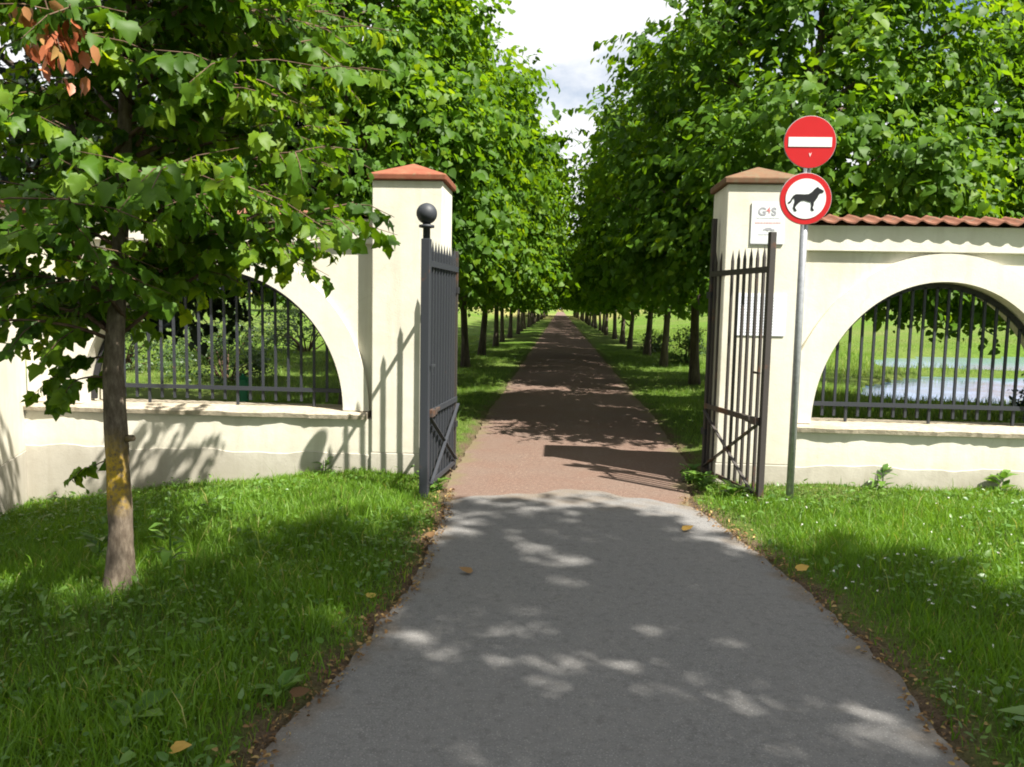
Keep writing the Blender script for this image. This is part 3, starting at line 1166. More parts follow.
YSIGN = 6.803
RS = 0.206
s1 = thing("no_entry_sign", "red round no entry sign with white bar, upper of two on the pole", "road sign", (PX, YSIGN, 2.985))
c1 = (1.997, 2.985)
MB().plate(c1, circle(RS + 0.004), 0.010, YSIGN).build("sign_plate", M["plate_back"], s1, bevel=0.002)
MB().plate(c1, circle(RS), 0.003, YSIGN - 0.004).build("red_face", M["sign_red"], s1)
MB().plate(c1, [(-0.173, -0.038), (0.173, -0.038), (0.173, 0.038), (-0.173, 0.038)], 0.003, YSIGN - 0.0085).build("white_bar", M["sign_white"], s1)
MB().plate((c1[0] + 0.004, c1[1] - 0.100), [(-0.010, 0.014), (0.0, -0.020), (0.006, -0.004), (0.015, 0.018), (0.002, 0.006)], 0.002, YSIGN - 0.0065).build("scratch", M["print_pink"], s1)
MB().box(PX - 0.045, PX + 0.045, YSIGN + 0.010, PY + 0.040, 2.965, 3.005).build("clamp", M["galv"], s1)

s2 = thing("no_dogs_sign", "round white sign with red rim and black dog, lower on the pole", "road sign", (PX, YSIGN, 2.533))
c2 = (1.986, 2.531)
MB().plate(c2, circle(RS + 0.004), 0.010, YSIGN + 0.001).build("sign_plate", M["plate_back"], s2, bevel=0.002)
MB().plate(c2, circle(RS), 0.003, YSIGN - 0.003).build("red_rim", M["sign_red"], s2)
MB().plate(c2, circle(0.162), 0.003, YSIGN - 0.0075).build("white_face", M["sign_white"], s2)
DOG = [(495, 432), (493, 440), (478, 444), (472, 452), (466, 466), (458, 478), (452, 486), (451, 500), (447, 513), (455, 524), (443, 526), (438, 518), (440, 502), (437, 486), (425, 484),
       (408, 478), (392, 480), (382, 488), (372, 500), (364, 512), (374, 527), (363, 529), (355, 514), (358, 496), (362, 480), (358, 468), (352, 472), (345, 488), (333, 494), (330, 488),
       (340, 481), (347, 466), (354, 456), (366, 449), (385, 449), (405, 450), (425, 448), (440, 438), (452, 424), (462, 416), (468, 414), (471, 420), (481, 424)]
mb = MB().plate(c2, [((x - 413) * 0.00172, -(y - 470) * 0.00172) for x, y in DOG], 0.002, YSIGN - 0.011)
dog = mb.build("dog_emblem", M["sign_black"], s2)
MB().box(PX - 0.045, PX + 0.045, YSIGN + 0.011, PY + 0.040, 2.51, 2.55).build("clamp", M["galv"], s2)

# notices on the right pier
n1_ = thing("security_notice", "white security notice with grey and red lettering high on right pier", "notice", (1.83, 7.392, 2.395))
MB().box(1.690, 1.985, 7.388, 7.397, 2.205, 2.575).build("board", M["sign_white"], n1_, bevel=0.002)
text_obj("G", 1.783, 2.492, 7.3865, 0.098, M["print_grey"], n1_, "lettering", 0.003)
text_obj("4", 1.838, 2.505, 7.3862, 0.074, M["print_red"], n1_, "lettering", 0.001)
text_obj("S", 1.886, 2.492, 7.3865, 0.098, M["print_grey"], n1_, "lettering", 0.003)


def print_line(parent, x0, x1, z, h, mat, y, name="print_line"):
    mb = MB()
    x = x0
    while x < x1 - 0.004:
        w = random.uniform(0.008, 0.030)
        e = min(x + w, x1)
        mb.box(x, e, y, y + 0.0015, z - h / 2 * random.uniform(0.7, 1.1), z + h / 2 * random.uniform(0.7, 1.1))
        x = e + random.uniform(0.003, 0.007)
    return mb.build(name, mat, parent)


print_line(n1_, 1.735, 1.94, 2.440, 0.006, M["print_pale"], 7.386)
print_line(n1_, 1.725, 1.95, 2.398, 0.018, M["print_pink"], 7.386)
MB().plate((1.845, 2.335), [(-0.05, -0.012), (-0.045, 0.004), (-0.02, 0.018), (0.02, 0.020), (0.03, 0.008), (0.055, 0.004), (0.055, -0.006), (0.03, -0.008), (0.01, -0.002), (-0.005, -0.014), (-0.02, -0.004), (-0.035, -0.002)], 0.0015, 7.386).build("emblem", M["print_grey"], n1_)
print_line(n1_, 1.76, 1.93, 2.295, 0.012, M["print_pale"], 7.386)
MB().box(1.692, 1.983, 7.3855, 7.3875, 2.206, 2.214).build("lower_edge", M["print_grey"], n1_)

n2_ = thing("paper_notice", "pale printed sheet on the right pier behind the gate bars", "notice", (1.82, 7.392, 1.57))
MB().box(1.60, 2.035, 7.390, 7.397, 1.385, 1.765).build("board", M["paper"], n2_, bevel=0.0015)
for z in np.arange(1.73, 1.41, -0.026):
    print_line(n2_, 1.63, 2.005 - random.uniform(0, 0.07), z, 0.008, M["print_pale"], 7.3885)


# ------------------------------------------------------------------ trees
def lime_prof(u):
    # bottom of crown to top: broad and rounded, widest a third of the way up
    z = u * 5.4
    if z < 1.7:
        return 1.85 + 0.66 * math.sin(z / 1.7 * PI / 2)
    return 2.51 * max(0.0, 1 - ((z - 1.7) / 3.7) ** 1.22) + 0.10


def lean(o):
    o.rotation_euler.x = random.uniform(-0.03, 0.03)
    o.rotation_euler.y = random.uniform(-0.03, 0.03)
    return o


def lime(label, loc, clumps=390, twigs=16, per=7, size=0.096, group=None, name="lime_tree", seed=0, zb=2.05):
    random.seed(seed)
    cr = crown_leaves(lime_prof, zb, zb + 5.4, clumps, twigs, per, size, 0.46, 0.13, 0.36)
    return make_tree(name, label, "tree", loc, cr, dict(fork=zb - 0.2, top=zb + 4.8, r=0.097, tips=46), "lime_leaf", group=group)


ORD = ["first", "second", "third", "fourth", "fifth", "sixth", "seventh", "eighth", "ninth", "tenth", "eleventh", "twelfth"]
G_L, G_R = "lime trees in the left row of the avenue", "lime trees in the right row of the avenue"
y_l = [11.0, 15.9, 21.1] + [26.3 + 5.4 * k for k in range(27)]
y_r = [11.1, 15.2 + 2.2, 22.7, 27.4] + [32.2 + 5.4 * k for k in range(26)]

protos = [
    lime("first lime tree of the avenue's left row, just behind the left pier", (-2.95, y_l[0], 0), seed=1, group=G_L),
    lime("first lime tree of the avenue's right row, just behind the right pier", (3.12, y_r[0], 0), seed=2, group=G_R),
    lime("second lime tree from the gate in the avenue's left row", (-2.58, y_l[1], 0), seed=3, group=G_L),
]
far_proto = [None, None]


def lime_far(label, loc, seed, group):
    random.seed(seed)
    cr = crown_leaves(lime_prof, 1.95, 7.35, 230, 9, 6, 0.16, 0.5, 0.13, 0.42)
    return make_tree("lime_tree", label, "tree", loc, cr, dict(fork=1.75, top=6.8, r=0.097, tips=20), "lime_leaf", group=group)


for row, (ys_, xr, side, grp, word) in enumerate(((y_l, -2.55, -1, G_L, "left"), (y_r, 2.88, 1, G_R, "right"))):
    for k, y in enumerate(ys_):
        if (row == 0 and k < 2) or (row == 1 and k < 1):
            continue
        if k < 12:
            lab = "%s lime tree from the gate in the avenue's %s row" % (ORD[k], word)
        else:
            lab = "small far lime tree near the distant end of the avenue's %s row" % word
        loc = (xr + random.uniform(-.12, .12), y, 0)
        if k < 7:
            src = protos[(k + row) % 3]
            lean(copy_tree(src, loc, random.uniform(0, 6.28), (random.uniform(0.90, 1.10),) * 2 + (random.uniform(0.92, 1.10),), lab, grp))
        else:
            i = k % 2
            if far_proto[i] is None:
                far_proto[i] = lime_far(lab, loc, 20 + i, grp)
            else:
                lean(copy_tree(far_proto[i], loc, random.uniform(0, 6.28), (random.uniform(0.88, 1.12),) * 2 + (random.uniform(0.90, 1.12),), lab, grp))

# more limes right of the avenue, above the wall
copy_tree(protos[0], (7.15, 12.2, -0.05), 2.1, (1.08, 1.08, 0.88), "low broad lime tree rising above the tiles of the right wall")
copy_tree(protos[1], (-6.8, 25.0, -0.1), 4.0, (1.3, 1.3, 1.25), "bushy green tree behind the avenue's left row, above the left wall")
# limes beside the path nearer than the gate: they shade the foreground
def shade_prof(u):
    return 3.15 * math.sin(PI * min(1.0, 0.20 + 0.76 * u)) ** 0.7


def shade_lime(label, loc, seed, clumps):
    random.seed(seed)
    cr = crown_leaves(shade_prof, 6.0, 11.2, clumps, 14, 7, 0.124, 0.46, 0.13, 0.30)
    make_tree("lime_tree", label, "tree", loc, cr, dict(fork=5.2, top=10.2, r=0.18, tips=40), "lime_leaf")


shade_lime("tall lime tree close beside the near path, shading the asphalt", (5.45, -0.80, 0), 8, 345)
shade_lime("tall lime tree standing farther back beside the near path", (2.65, -2.8, 0), 9, 360)

# dark maple at the far left
random.seed(31)
cr = crown_leaves(lambda u: 3.5 * math.sin(PI * min(1, 0.16 + 0.80 * u)) ** 0.6, 1.9, 9.0, 380, 12, 6, 0.14, 0.55, 0.12, 0.40)
make_tree("maple_tree", "big dark leaved maple behind the left wall", "tree", (-7.3, 11.6, -0.35), cr, dict(fork=2.0, top=7.8, r=0.2, tips=46), "maple_leaf", MAPLE)
# blue-green tree glimpsed at the top right
random.seed(32)
cr = crown_leaves(lambda u: 3.0 * math.sin(PI * min(1, 0.15 + 0.82 * u)) ** 0.6, 2.6, 10.2, 260, 14, 7, 0.13, 0.5, 0.14, 0.4)
make_tree("willow_tree", "dark blue green tree at the right edge, beyond the low lime", "tree", (11.6, 17.6, -0.1), cr, dict(fork=2.4, top=9, r=0.24, tips=36), "willow_leaf", SPEAR)

# trees round the far side of the fields
random.seed(5)
bg = [(62, 92, 0.8, "rounded tree beyond the pond, far right"), (24, 110, 0.7, "distant tree at the field's edge behind the pond"),
      (-28, 46, 1.2, "broad tree at the back of the left field"), (-36, 60, 1.5, "tall tree behind the left field's bushes"),
      (-52, 72, 1.6, "rounded tree far off at the left edge of the field"), (-20, 62, 1.1, "small tree far across the left field")]
for x, y, s_, lab in bg:
    copy_tree(far_proto[random.randint(0, 1)], (x, y, float(height(x, y)) - 1.2), random.uniform(0, 6), (s_ * 1.25, s_ * 1.25, s_), lab, "trees at the back of the fields")


# bushes seen through the left arch
def bush(label, loc, rx, rz, n, size, seed, mat="bush_leaf"):
    random.seed(seed)
    root = thing("bush", label, "bush", loc, "bushes beyond the left wall")
    C = rand_dir(n)
    C[:, 2] = np.abs(C[:, 2]) * 1.0
    rad = (0.55 + 0.45 * RNG.random(n)) * (1 + 0.16 * np.sin(5 * C[:, 0] + 4 * C[:, 1] + seed))
    C = C * rad[:, None] * np.array([rx, rx, rz]) + np.array([0, 0, 0.1])
    idx = np.repeat(np.arange(n), 8)
    st = C[idx] + 0.16 * rx * rand_dir(len(idx))
    P, D, N, S, T = twig_leaves(st, unit(C[idx] + 0.4 * rand_dir(len(idx))), 0.15 + 0.2 * RNG.random(len(idx)), 6, size, 0.3)
    mb = MB()
    for c in C[:: max(1, n // 16)]:
        mb.tube([(0.1 * c[0], 0.1 * c[1], -0.1), tuple(c * np.array([.5, .5, .6])), tuple(c)], [0.03, 0.018, 0.006], 5)
    o = mb.build("stems", M["twig"])
    o.parent = root
    leaves("foliage", P, D, N, S, OVAL, M[mat], root, T)
    return root


bush("dense green bush beyond the left arch, nearest the young tree", (-7.9, 18.6, -0.30), 1.15, 1.85, 130, 0.075, 1)
bush("rounded bush beyond the left arch, right of the green post", (-9.6, 30.0, -0.15), 1.9, 2.1, 110, 0.09, 2)
bush("tall pale bush at the left end of the arch opening", (-11.6, 20.5, -0.3), 1.4, 2.3, 120, 0.085, 3)
bush("small bush under the trees of the avenue's right row", (3.9, 24.5, -0.05), 0.55, 0.85, 50, 0.07, 4)["group"] = "bushes by the avenue"
bush("low bush beside a trunk of the avenue's right row", (3.5, 29.8, -0.05), 0.5, 0.7, 46, 0.08, 5)["group"] = "bushes by the avenue"

# low twig of dark leaves hanging before the pond: lower branch of the low lime, kept as a shrub by the bank
bush("dark shrub standing in for a low lime branch before the pond, right edge", (7.35, 12.3, -0.05), 0.42, 0.95, 40, 0.08, 6, "willow_leaf")["group"] = "lime branch stand-in by the pond"

# green post in the field
gp = thing("green_post", "green painted wooden post standing in the grass beyond the left arch", "post", (-5.45, 13.5, -0.2))
gz = float(height(-5.45, 13.5))
MB().box(-5.53, -5.37, 13.44, 13.56, gz - 0.2, gz + 0.52).build("post_shaft", M["green_paint"], gp, bevel=0.01)
MB().add([(-5.54, 13.43, gz + 0.521), (-5.36, 13.43, gz + 0.521), (-5.36, 13.57, gz + 0.521), (-5.54, 13.57, gz + 0.521), (-5.45, 13.5, gz + 0.62)],
         [(0, 3, 2, 1), (0, 1, 4), (1, 2, 4), (2, 3, 4), (3, 0, 4)]).build("post_top", M["green_paint"], gp)

# house across the pond
hx, hy = 70.0, 131.0
hz = float(height(hx, hy)) - 0.2
hs = thing("house", "small cream house with a red roof far across the pond", "house", (hx, hy, hz))
MB().box(hx - 5, hx + 5, hy - 3.5, hy + 3.5, hz, hz + 2.7).build("wall", M["house_wall"], hs)
MB().add([(hx - 5.5, hy - 4.1, hz + 2.6), (hx + 5.5, hy - 4.1, hz + 2.6), (hx + 5.5, hy + 4.1, hz + 2.6), (hx - 5.5, hy + 4.1, hz + 2.6), (hx - 5.5, hy, hz + 5.2), (hx + 5.5, hy, hz + 5.2)],
         [(0, 1, 5, 4), (2, 3, 4, 5), (0, 4, 3), (1, 2, 5), (0, 3, 2, 1)]).build("roof", M["tile"], hs)
for dx in (-3, 0, 3):
    MB().box(hx + dx - 0.5, hx + dx + 0.5, hy - 3.53, hy - 3.45, hz + 0.9, hz + 2.0).build("window", M["glass"], hs)
MB().box(hx - 1.9, hx - 1.3, hy - 0.8, hy - 0.2, hz + 4.2, hz + 6.0).build("chimney", M["tile"], hs)


# ------------------------------------------------------------------ the young tree in front of the wall
def young_tree():
    random.seed(11)
    bx, by = -2.44, 4.26
    bz = float(height(bx, by))
    root = thing("young_tree", "young broad leaved tree with yellow lichen on its trunk, left of the path", "tree", (bx, by, bz))
    mb = MB()
    pts = [(0, 0, -0.12), (0, 0, 0.03), (0.0, 0, 0.14), (0.010, 0, 0.35), (-0.008, 0.01, 0.8), (-0.016, 0.01, 1.25), (0.02, 0.02, 1.7), (0.06, 0.03, 2.3), (0.085, 0.05, 3.0), (0.10, 0.06, 3.8), (0.11, 0.06, 4.5)]
    rad = [0.130, 0.096, 0.074, 0.064, 0.059, 0.055, 0.042, 0.040, 0.028, 0.017, 0.006]
    P2, R2 = [], []
    for i in range(len(pts) - 1):
        for f in (0, 0.25, 0.5, 0.75):
            P2.append(Vector(pts[i]).lerp(Vector(pts[i + 1]), f))
            R2.append((rad[i] + (rad[i + 1] - rad[i]) * f) * random.uniform(0.965, 1.04))
    P2.append(Vector(pts[-1]))
    R2.append(rad[-1])
    mb.tube(P2, R2, 16, rough=0.03)
    mb.tube([(0.06, 0.0, 0.86), (0.10, -0.01, 0.865)], [0.022, 0.018], 7)      # pruned stub
    o = mb.build("trunk", M["young_bark"], None, smooth=True)
    o.parent = root
    br = MB()
    st, dr, ln = [], [], []

    def axis(z):
        for i in range(len(pts) - 1):
            if pts[i][2] <= z <= pts[i + 1][2]:
                return Vector(pts[i]).lerp(Vector(pts[i + 1]), (z - pts[i][2]) / (pts[i + 1][2] - pts[i][2]))
        return Vector(pts[-1])

    def branch(z0, az, length, rise, sag, tw=11, r=0.016, tl=1.0):
        a = axis(z0)
        d = Vector((math.cos(az), math.sin(az), 0))
        q = []
        for i in range(8):
            f = i / 7
            side = 0.06 * math.sin(5 * f + az * 3) * length
            p = a + d * (length * f) + Vector((-d.y, d.x, 0)) * side + Vector((0, 0, rise * f - sag * f * f))
            q.append(p)
        br.tube(q, [r * (1 - 0.85 * i / 7) + 0.002 for i in range(8)], 6)
        for k in range(tw):
            f = 0.10 + 0.90 * (k + random.random() * 0.8) / tw
            i = min(6, int(f * 7))
            p = q[i].lerp(q[i + 1], f * 7 - i)
            al = (q[i + 1] - q[i]).normalized()
            sd = Vector((-al.y, al.x, 0)).normalized() * (1 if k % 2 else -1)
            v = (al * 0.55 + sd * random.uniform(0.35, 1.0) + Vector((random.uniform(-.3, .3), random.uniform(-.3, .3), random.uniform(-.55, .35)))).normalized()
            L = tl * random.uniform(0.22, 0.48)
            br.tube([p, p + v * L * 0.5, p + v * L + Vector((0, 0, -0.05))], [0.004, 0.003, 0.0015], 4, cap=False)
            st.append(p)
            dr.append(v)
            ln.append(L)

    ga = 2.39996
    nb = 52
    for k in range(nb):
        f = k / nb
        z0 = 1.42 + 2.85 * f
        az = k * ga + random.uniform(-.25, .25)
        c_ = math.cos(az - 0.9)
        length = (1.12 + 0.17 * c_) * (1.12 - 0.42 * f) * random.uniform(0.85, 1.12)
        xr = math.cos(az) * length
        tip = 1.62 + 0.45 * max(0.0, xr) + 0.25 * max(0.0, -math.sin(az))   # how low a tip may hang (above the base)
        rise = random.uniform(0.42, 0.70) * length * (0.8 + 0.5 * f)
        sag = random.uniform(0.20, 0.42) * length * (1.1 - 0.6 * f)
        if z0 + rise - sag < tip:
            rise = tip - z0 + sag
        branch(z0, az, length, rise, sag, 17, 0.010)
    # the long limbs reaching back over the wall towards the gate pier
    for z0, az, ln_, ri, sg in ((1.66, 1.20, 1.85, 1.15, 0.40), (1.85, 1.45, 1.9, 1.0, 0.35), (2.05, 1.18, 1.95, 1.05, 0.30), (2.2, 1.62, 1.9, 1.0, 0.3),
                                (2.4, 1.32, 2.05, 1.1, 0.3), (2.6, 1.20, 1.85, 1.1, 0.3), (2.8, 1.5, 1.9, 1.1, 0.3), (3.0, 1.22, 1.9, 1.1, 0.3),
                                (1.60, 1.75, 1.5, 0.8, 0.4), (3.2, 0.7, 1.05, 0.9, 0.2), (2.5, 0.3, 1.0, 0.9, 0.3), (2.9, -0.2, 1.05, 0.9, 0.3)):
        branch(z0, az, ln_, ri, sg, 18, 0.012)
    branch(1.45, 2.9, 1.0, 0.45, 0.40, 11, 0.012)
    branch(1.45, 2.2, 1.2, 0.50, 0.35, 12, 0.012)
    branch(1.40, -2.4, 0.8, 0.40, 0.35, 9, 0.010)
    # sprigs low on the stem
    branch(1.30, 2.9, 0.42, 0.08, 0.22, 5, 0.005, 0.6)
    branch(1.18, 3.3, 0.30, 0.12, 0.18, 3, 0.005, 0.55)
    branch(0.72, 3.0, 0.16, 0.06, 0.10, 2, 0.004, 0.4)
    o = br.build("branches", M["twig"], None, smooth=True)
    o.parent = root
    st, dr, ln = np.array([tuple(p) for p in st]), np.array([tuple(p) for p in dr]), np.array(ln)
    P, D, N, S, T = twig_leaves(st, dr, ln, 13, 0.073, 0.8, None, 1.0)
    leaves("crown", P, D, N, S, MAPLE, M["young_leaf"], root, T, fold=0.26, droop=0.35)
    # a bunch of withered leaves hanging in the crown, upper left
    n = 70
    base = np.array([0.16, -0.76, 2.86 - bz])
    tt = RNG.random(n)
    Pw = base + np.stack([0.10 * tt + 0.05 * RNG.standard_normal(n), 0.06 * RNG.standard_normal(n), -0.30 * tt + 0.03 * RNG.standard_normal(n)], 1)
    Dw = np.array([0.25, 0, -1.0]) + 0.35 * RNG.standard_normal((n, 3))
    tw_ = MB().tube([(0.10, 0.0, 3.2 - bz), (0.12, -0.45, 3.12 - bz), tuple(base + np.array([0, 0, 0.05])), tuple(base + np.array([0.10, 0, -0.28]))], [0.010, 0.007, 0.004, 0.002], 5)
    tw_.build("withered_twig", M["twig"]).parent = root
    w = leaves("withered_leaves", Pw, Dw, rand_dir(n), 0.055 + 0.03 * RNG.random(n), OVAL, M["withered"], root)
    w["label"] = "withered red brown leaf bunch hanging in the crown"
    return root


young_tree()


# ------------------------------------------------------------------ grass
def blades(name, X, Y, hgt, wid, mat, lean=0.45, tint=None):
    n = len(X)
    Z = height(X, Y)
    P = np.stack([X, Y, Z - 0.008], 1)
    keep = in_view(P + np.array([0, 0, 0.05]), 0.40)
    P, hgt, wid = P[keep], hgt[keep], wid[keep]
    tint = RNG.random(n)[keep] if tint is None else tint[keep]
    n = len(P)
    a = RNG.random(n) * 2 * PI
    s = np.stack([np.cos(a), np.sin(a), np.zeros(n)], 1)
    b = RNG.random(n) * 2 * PI
    ld = np.stack([np.cos(b), np.sin(b), np.zeros(n)], 1) * (lean * (0.3 + RNG.random(n)))[:, None]
    up = np.array([0, 0, 1.0])
    w = (wid / 2)[:, None]
    h = hgt[:, None]
    v0, v1 = P - s * w, P + s * w
    m = P + up * h * 0.55 + ld * h * 0.35
    v2, v3 = m + s * w * 0.75, m - s * w * 0.75
    tp = P + up * h * (1 - 0.25 * np.linalg.norm(ld, axis=1, keepdims=True)) + ld * h
    V = np.stack([v0, v1, v2, v3, tp], 1).reshape(-1, 3)
    o = np.arange(n) * 5
    T = np.concatenate([np.stack([o, o + 1, o + 2], 1), np.stack([o, o + 2, o + 3], 1), np.stack([o + 3, o + 2, o + 4], 1)])
    ob = np_mesh(name, V, T, mat, None, np.repeat(np.clip(tint, 0, 1), 5))
    return tag(ob, kind="stuff")


def scatter(x0, x1, y0, y1, density):
    n = int((x1 - x0) * (y1 - y0) * density)
    return x0 + (x1 - x0) * RNG.random(n), y0 + (y1 - y0) * RNG.random(n)


def fieldnoise(x, y, s=1.0):
    return 0.5 + 0.5 * (np.sin(x * 2.1 * s + 1.3 * np.sin(y * 1.7 * s)) * np.cos(y * 2.6 * s + np.sin(x * 1.3 * s)))


def near_grass(name, x0, x1, y0, y1, dens, hmul, mat=M["grass"]):
    X, Y = scatter(x0, x1, y0, y1, dens)
    d = path_dist(X, Y)
    f = fieldnoise(X, Y)
    keep = (d > 0.03) & (RNG.random(len(X)) < np.clip((d + 0.02) * 3.2, 0.10, 1) * (0.55 + 0.45 * f))
    keep &= ~((Y > 7.40) & (Y < 8.05) & ((X < -1.0) | (X > 1.43)))
    X, Y, d, f = X[keep], Y[keep], d[keep], f[keep]
    h = (0.045 + 0.10 * RNG.random(len(X)) ** 1.6 + 0.05 * f) * np.clip(0.45 + d * 1.3, 0.4, 1) * hmul * (1 - 0.45 * sstep(Y, 6.3, 7.2) * (Y < 7.5))
    w = 0.0035 + 0.0045 * RNG.random(len(X))
    f2 = fieldnoise(X + 3.1, Y - 1.7, 0.55)
    f3 = fieldnoise(X * 2.3 + Y, Y * 2.1 - X, 1.6)
    h = h * (0.62 + 0.75 * f3 * f2 + np.where(RNG.random(len(X)) < 0.02, 0.9, 0))
    tint = 0.30 * f + 0.34 * f2 * RNG.random(len(X)) + 0.36 * RNG.random(len(X)) + np.where(RNG.random(len(X)) < 0.05, 0.6, 0) - 0.05
    return blades(name, X, Y, h, w, mat, 0.6, tint)


near_grass("verge_grass", -5.4, -0.6, 1.0, 7.5, 6200, 1.0)
near_grass("verge_grass", 1.0, 7.5, 1.0, 7.5, 6200, 1.0)
near_grass("verge_grass", -6.5, -0.9, 7.9, 16, 900, 0.8, M["lawn"])
near_grass("verge_grass", 1.2, 3.2, 7.9, 16, 900, 0.8, M["lawn"])
near_grass("verge_grass", -4.0, -0.9, 16, 34, 420, 0.9, M["lawn"])
near_grass("verge_grass", 1.2, 4.2, 16, 34, 420, 0.9, M["lawn"])


def field_grass(x0, x1, y0, y1, dens, h0, h1):
    X, Y = scatter(x0, x1, y0, y1, dens)
    k = ~(in_poly(X, Y, POND_NEAR, 0.03) | in_poly(X, Y, POND_FAR, 0.03))
    X, Y = X[k], Y[k]
    return blades("meadow_grass", X, Y, h0 + (h1 - h0) * RNG.random(len(X)), 0.006 + 0.008 * RNG.random(len(X)), M["lawn"], 0.5)


field_grass(3.0, 13, 8.0, 17, 420, 0.06, 0.20)
field_grass(5.0, 24, 17, 40, 60, 0.05, 0.16)
field_grass(-16, -4.0, 16, 44, 110, 0.06, 0.16)
field_grass(4.0, 12, 20, 60, 60, 0.10, 0.30)

# clover, plantain and dandelion leaves mixed into the verge
n = 13000
X = np.concatenate([-5.2 + 4.3 * RNG.random(n), 1.2 + 4.8 * RNG.random(n)])
Y = np.concatenate([1.6 + 5.7 * RNG.random(n), 1.6 + 5.6 * RNG.random(n)])
k = (path_dist(X, Y) > 0.05) & (fieldnoise(X, Y, 0.8) + 0.35 * RNG.random(len(X)) > 0.62)
X, Y = X[k], Y[k]
P = np.stack([X, Y, height(X, Y) + 0.02 + 0.075 * RNG.random(len(X))], 1)
v = in_view(P, 0.40)
P = P[v]
D = RNG.standard_normal((len(P), 3))
D[:, 2] = np.abs(D[:, 2]) * 0.5
N = np.array([0, 0, 1.0]) + 0.35 * RNG.standard_normal((len(P), 3))
o = leaves("clover_leaves", P, D, N, 0.014 + 0.046 * RNG.random(len(P)) ** 2.5, OVAL, M["weed"])
tag(o, kind="stuff")
# clover heads
n = 210
X, Y = 1.35 + 3.2 * RNG.random(n), 2.2 + 4.4 * RNG.random(n)
k = (path_dist(X, Y) > 0.12) & (fieldnoise(X, Y, 1.4) > 0.35)
X, Y = X[k], Y[k]
m = len(X)
P = np.stack([X, Y, height(X, Y) + 0.07 + 0.05 * RNG.random(m)], 1)
P = np.repeat(P, 5, 0)
o = leaves("clover_flowers", P, rand_dir(len(P)) * np.array([1, 1, 0.6]) + np.array([0, 0, 0.3]), rand_dir(len(P)), np.full(len(P), 0.011), OVAL, M["petal"], None, np.ones(len(P)))
tag(o, kind="stuff")

# brown leaf litter and bits along the path edges
n = 2600
sd = RNG.random(n) < 0.62
Y = 1.6 + 5.2 * RNG.random(n)
l, r = edges(Y)
off = np.abs(RNG.standard_normal(n)) * 0.11 - 0.06
X = np.where(sd, l - off, r + off)
P = np.stack([X, Y, np.maximum(height(X, Y), 0.004) + 0.008 + 0.01 * RNG.random(n)], 1)
D = RNG.standard_normal((n, 3)) * np.array([1, 1, 0.25])
o = leaves("leaf_litter", P, D, np.array([0, 0, 1.0]) + 0.4 * RNG.standard_normal((n, 3)), 0.008 + 0.026 * RNG.random(n) ** 2, OVAL, M["litter"], fold=0.5)
tag(o, kind="stuff")


# ------------------------------------------------------------------ weeds and fallen leaves, one by one
def weed_plant(label, x, y, n, size, h, seed, mat="weed", tmpl=OVAL):
    rs = np.random.default_rng(seed)
    z = float(height(x, y))
    root = thing("weed_plant", label, "weed", (x, y, z), "leafy weeds in the verge")
    a = np.arange(n) * 2.4 + rs.random(n)
    tilt = 0.25 + 0.9 * rs.random(n)
    D = np.stack([np.cos(a), np.sin(a), tilt], 1)
    P = np.stack([0.02 * np.cos(a), 0.02 * np.sin(a), h * rs.random(n)], 1)
    N = np.array([0, 0, 1.0]) - 0.5 * np.stack([np.cos(a), np.sin(a), 0 * a], 1)
    mb = MB().tube([(0, 0, -0.03), (0.005, 0.004, h * 0.6), (0, 0.01, h)], [0.006, 0.005, 0.002], 6)
    s = mb.build("stem", M["weed"])
    s.parent = root
    leaves("leaves", P, D, N, size * (0.6 + 0.6 * rs.random(n)), tmpl, M[mat], root, fold=0.3, droop=0.5)
    return root


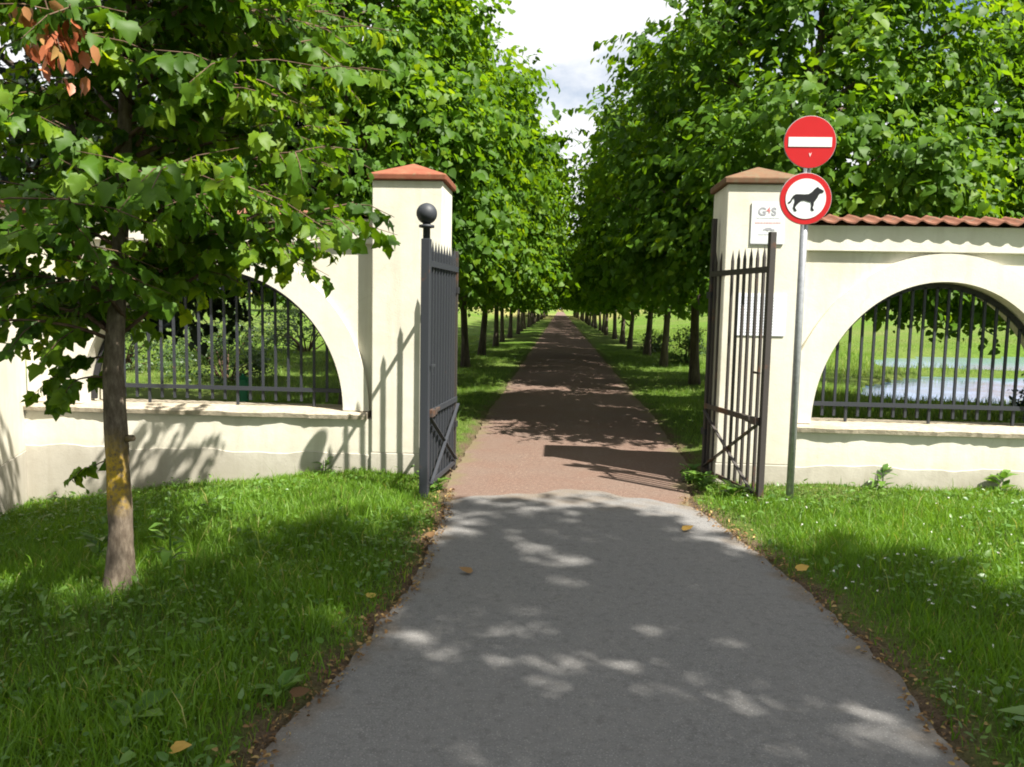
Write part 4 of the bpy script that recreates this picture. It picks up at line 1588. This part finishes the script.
weed_plant("leafy weed at the foot of the right gate leaf, by the asphalt", 1.33, 7.15, 26, 0.13, 0.14, 1)
weed_plant("tall weed sprouting between the right gate's hinge and the drive", 1.27, 7.55, 22, 0.12, 0.16, 2)
weed_plant("broad leaved weed touching the near post of the right gate", 1.52, 6.75, 20, 0.12, 0.12, 3)
weed_plant("big dock leaves at the lower right corner of the grass", 1.95, 2.95, 12, 0.20, 0.06, 4)
weed_plant("upright weed against the right wall under the arch", 2.98, 7.38, 14, 0.11, 0.20, 5)
weed_plant("yellow green weed at the wall near the right edge", 4.02, 7.34, 20, 0.12, 0.16, 6)
weed_plant("small weed against the left wall beside the post shadow", -2.20, 7.40, 14, 0.09, 0.16, 7)
weed_plant("nettle shoot right of the young tree's trunk", -2.20, 4.35, 18, 0.10, 0.34, 8)
weed_plant("leafy shoot left of the young tree's trunk", -2.86, 4.75, 20, 0.11, 0.20, 9)
weed_plant("pale dock leaf clump in the shaded grass at lower left", -1.55, 2.75, 8, 0.15, 0.05, 10)
weed_plant("tuft of weed by the foot of the left gate's ball post", -1.02, 6.78, 18, 0.09, 0.10, 11)
weed_plant("weed at the asphalt edge in the lower left grass", -1.10, 3.05, 9, 0.10, 0.04, 12)

G_F = "fallen leaves on the path"
for lab, x, y, s_, a_, mt in (("yellow fallen leaf on the asphalt before the right gate", 0.93, 5.72, 0.075, 0.3, "yellow_leaf"),
                             ("brown fallen leaf alone on the left side of the asphalt", -0.49, 4.62, 0.075, 2.9, "litter"),
                             ("curled leaf at the asphalt edge near the left gate post", -0.86, 5.33, 0.07, 1.2, "litter"),
                             ("pale dry leaf in the grass edge right of the path", 1.47, 4.80, 0.07, 0.1, "yellow_leaf"),
                             ("bright yellow leaf at the left edge of the path", -0.98, 4.15, 0.06, 2.0, "yellow_leaf"),
                             ("large tan leaf lying in the lower left grass edge", -1.02, 2.98, 0.07, 0.5, "litter"),
                             ("yellow brown leaf deep in the lower left grass", -1.28, 2.52, 0.065, 0.2, "yellow_leaf")):
    zz_ = max(float(height(x, y)), 0.006) + (0.012 if -1.0 < x < 1.4 else 0.05)
    o = leaves("fallen_leaf", np.array([[0.0, 0, 0]]), np.array([[math.cos(a_), math.sin(a_), 0.08]]), np.array([[0.1, -0.2, 1.0]]), np.array([s_]), HEART, M[mt], fold=0.3, droop=-0.2)
    o.location = (x, y, zz_)
    tag(o, lab, "leaf", G_F)
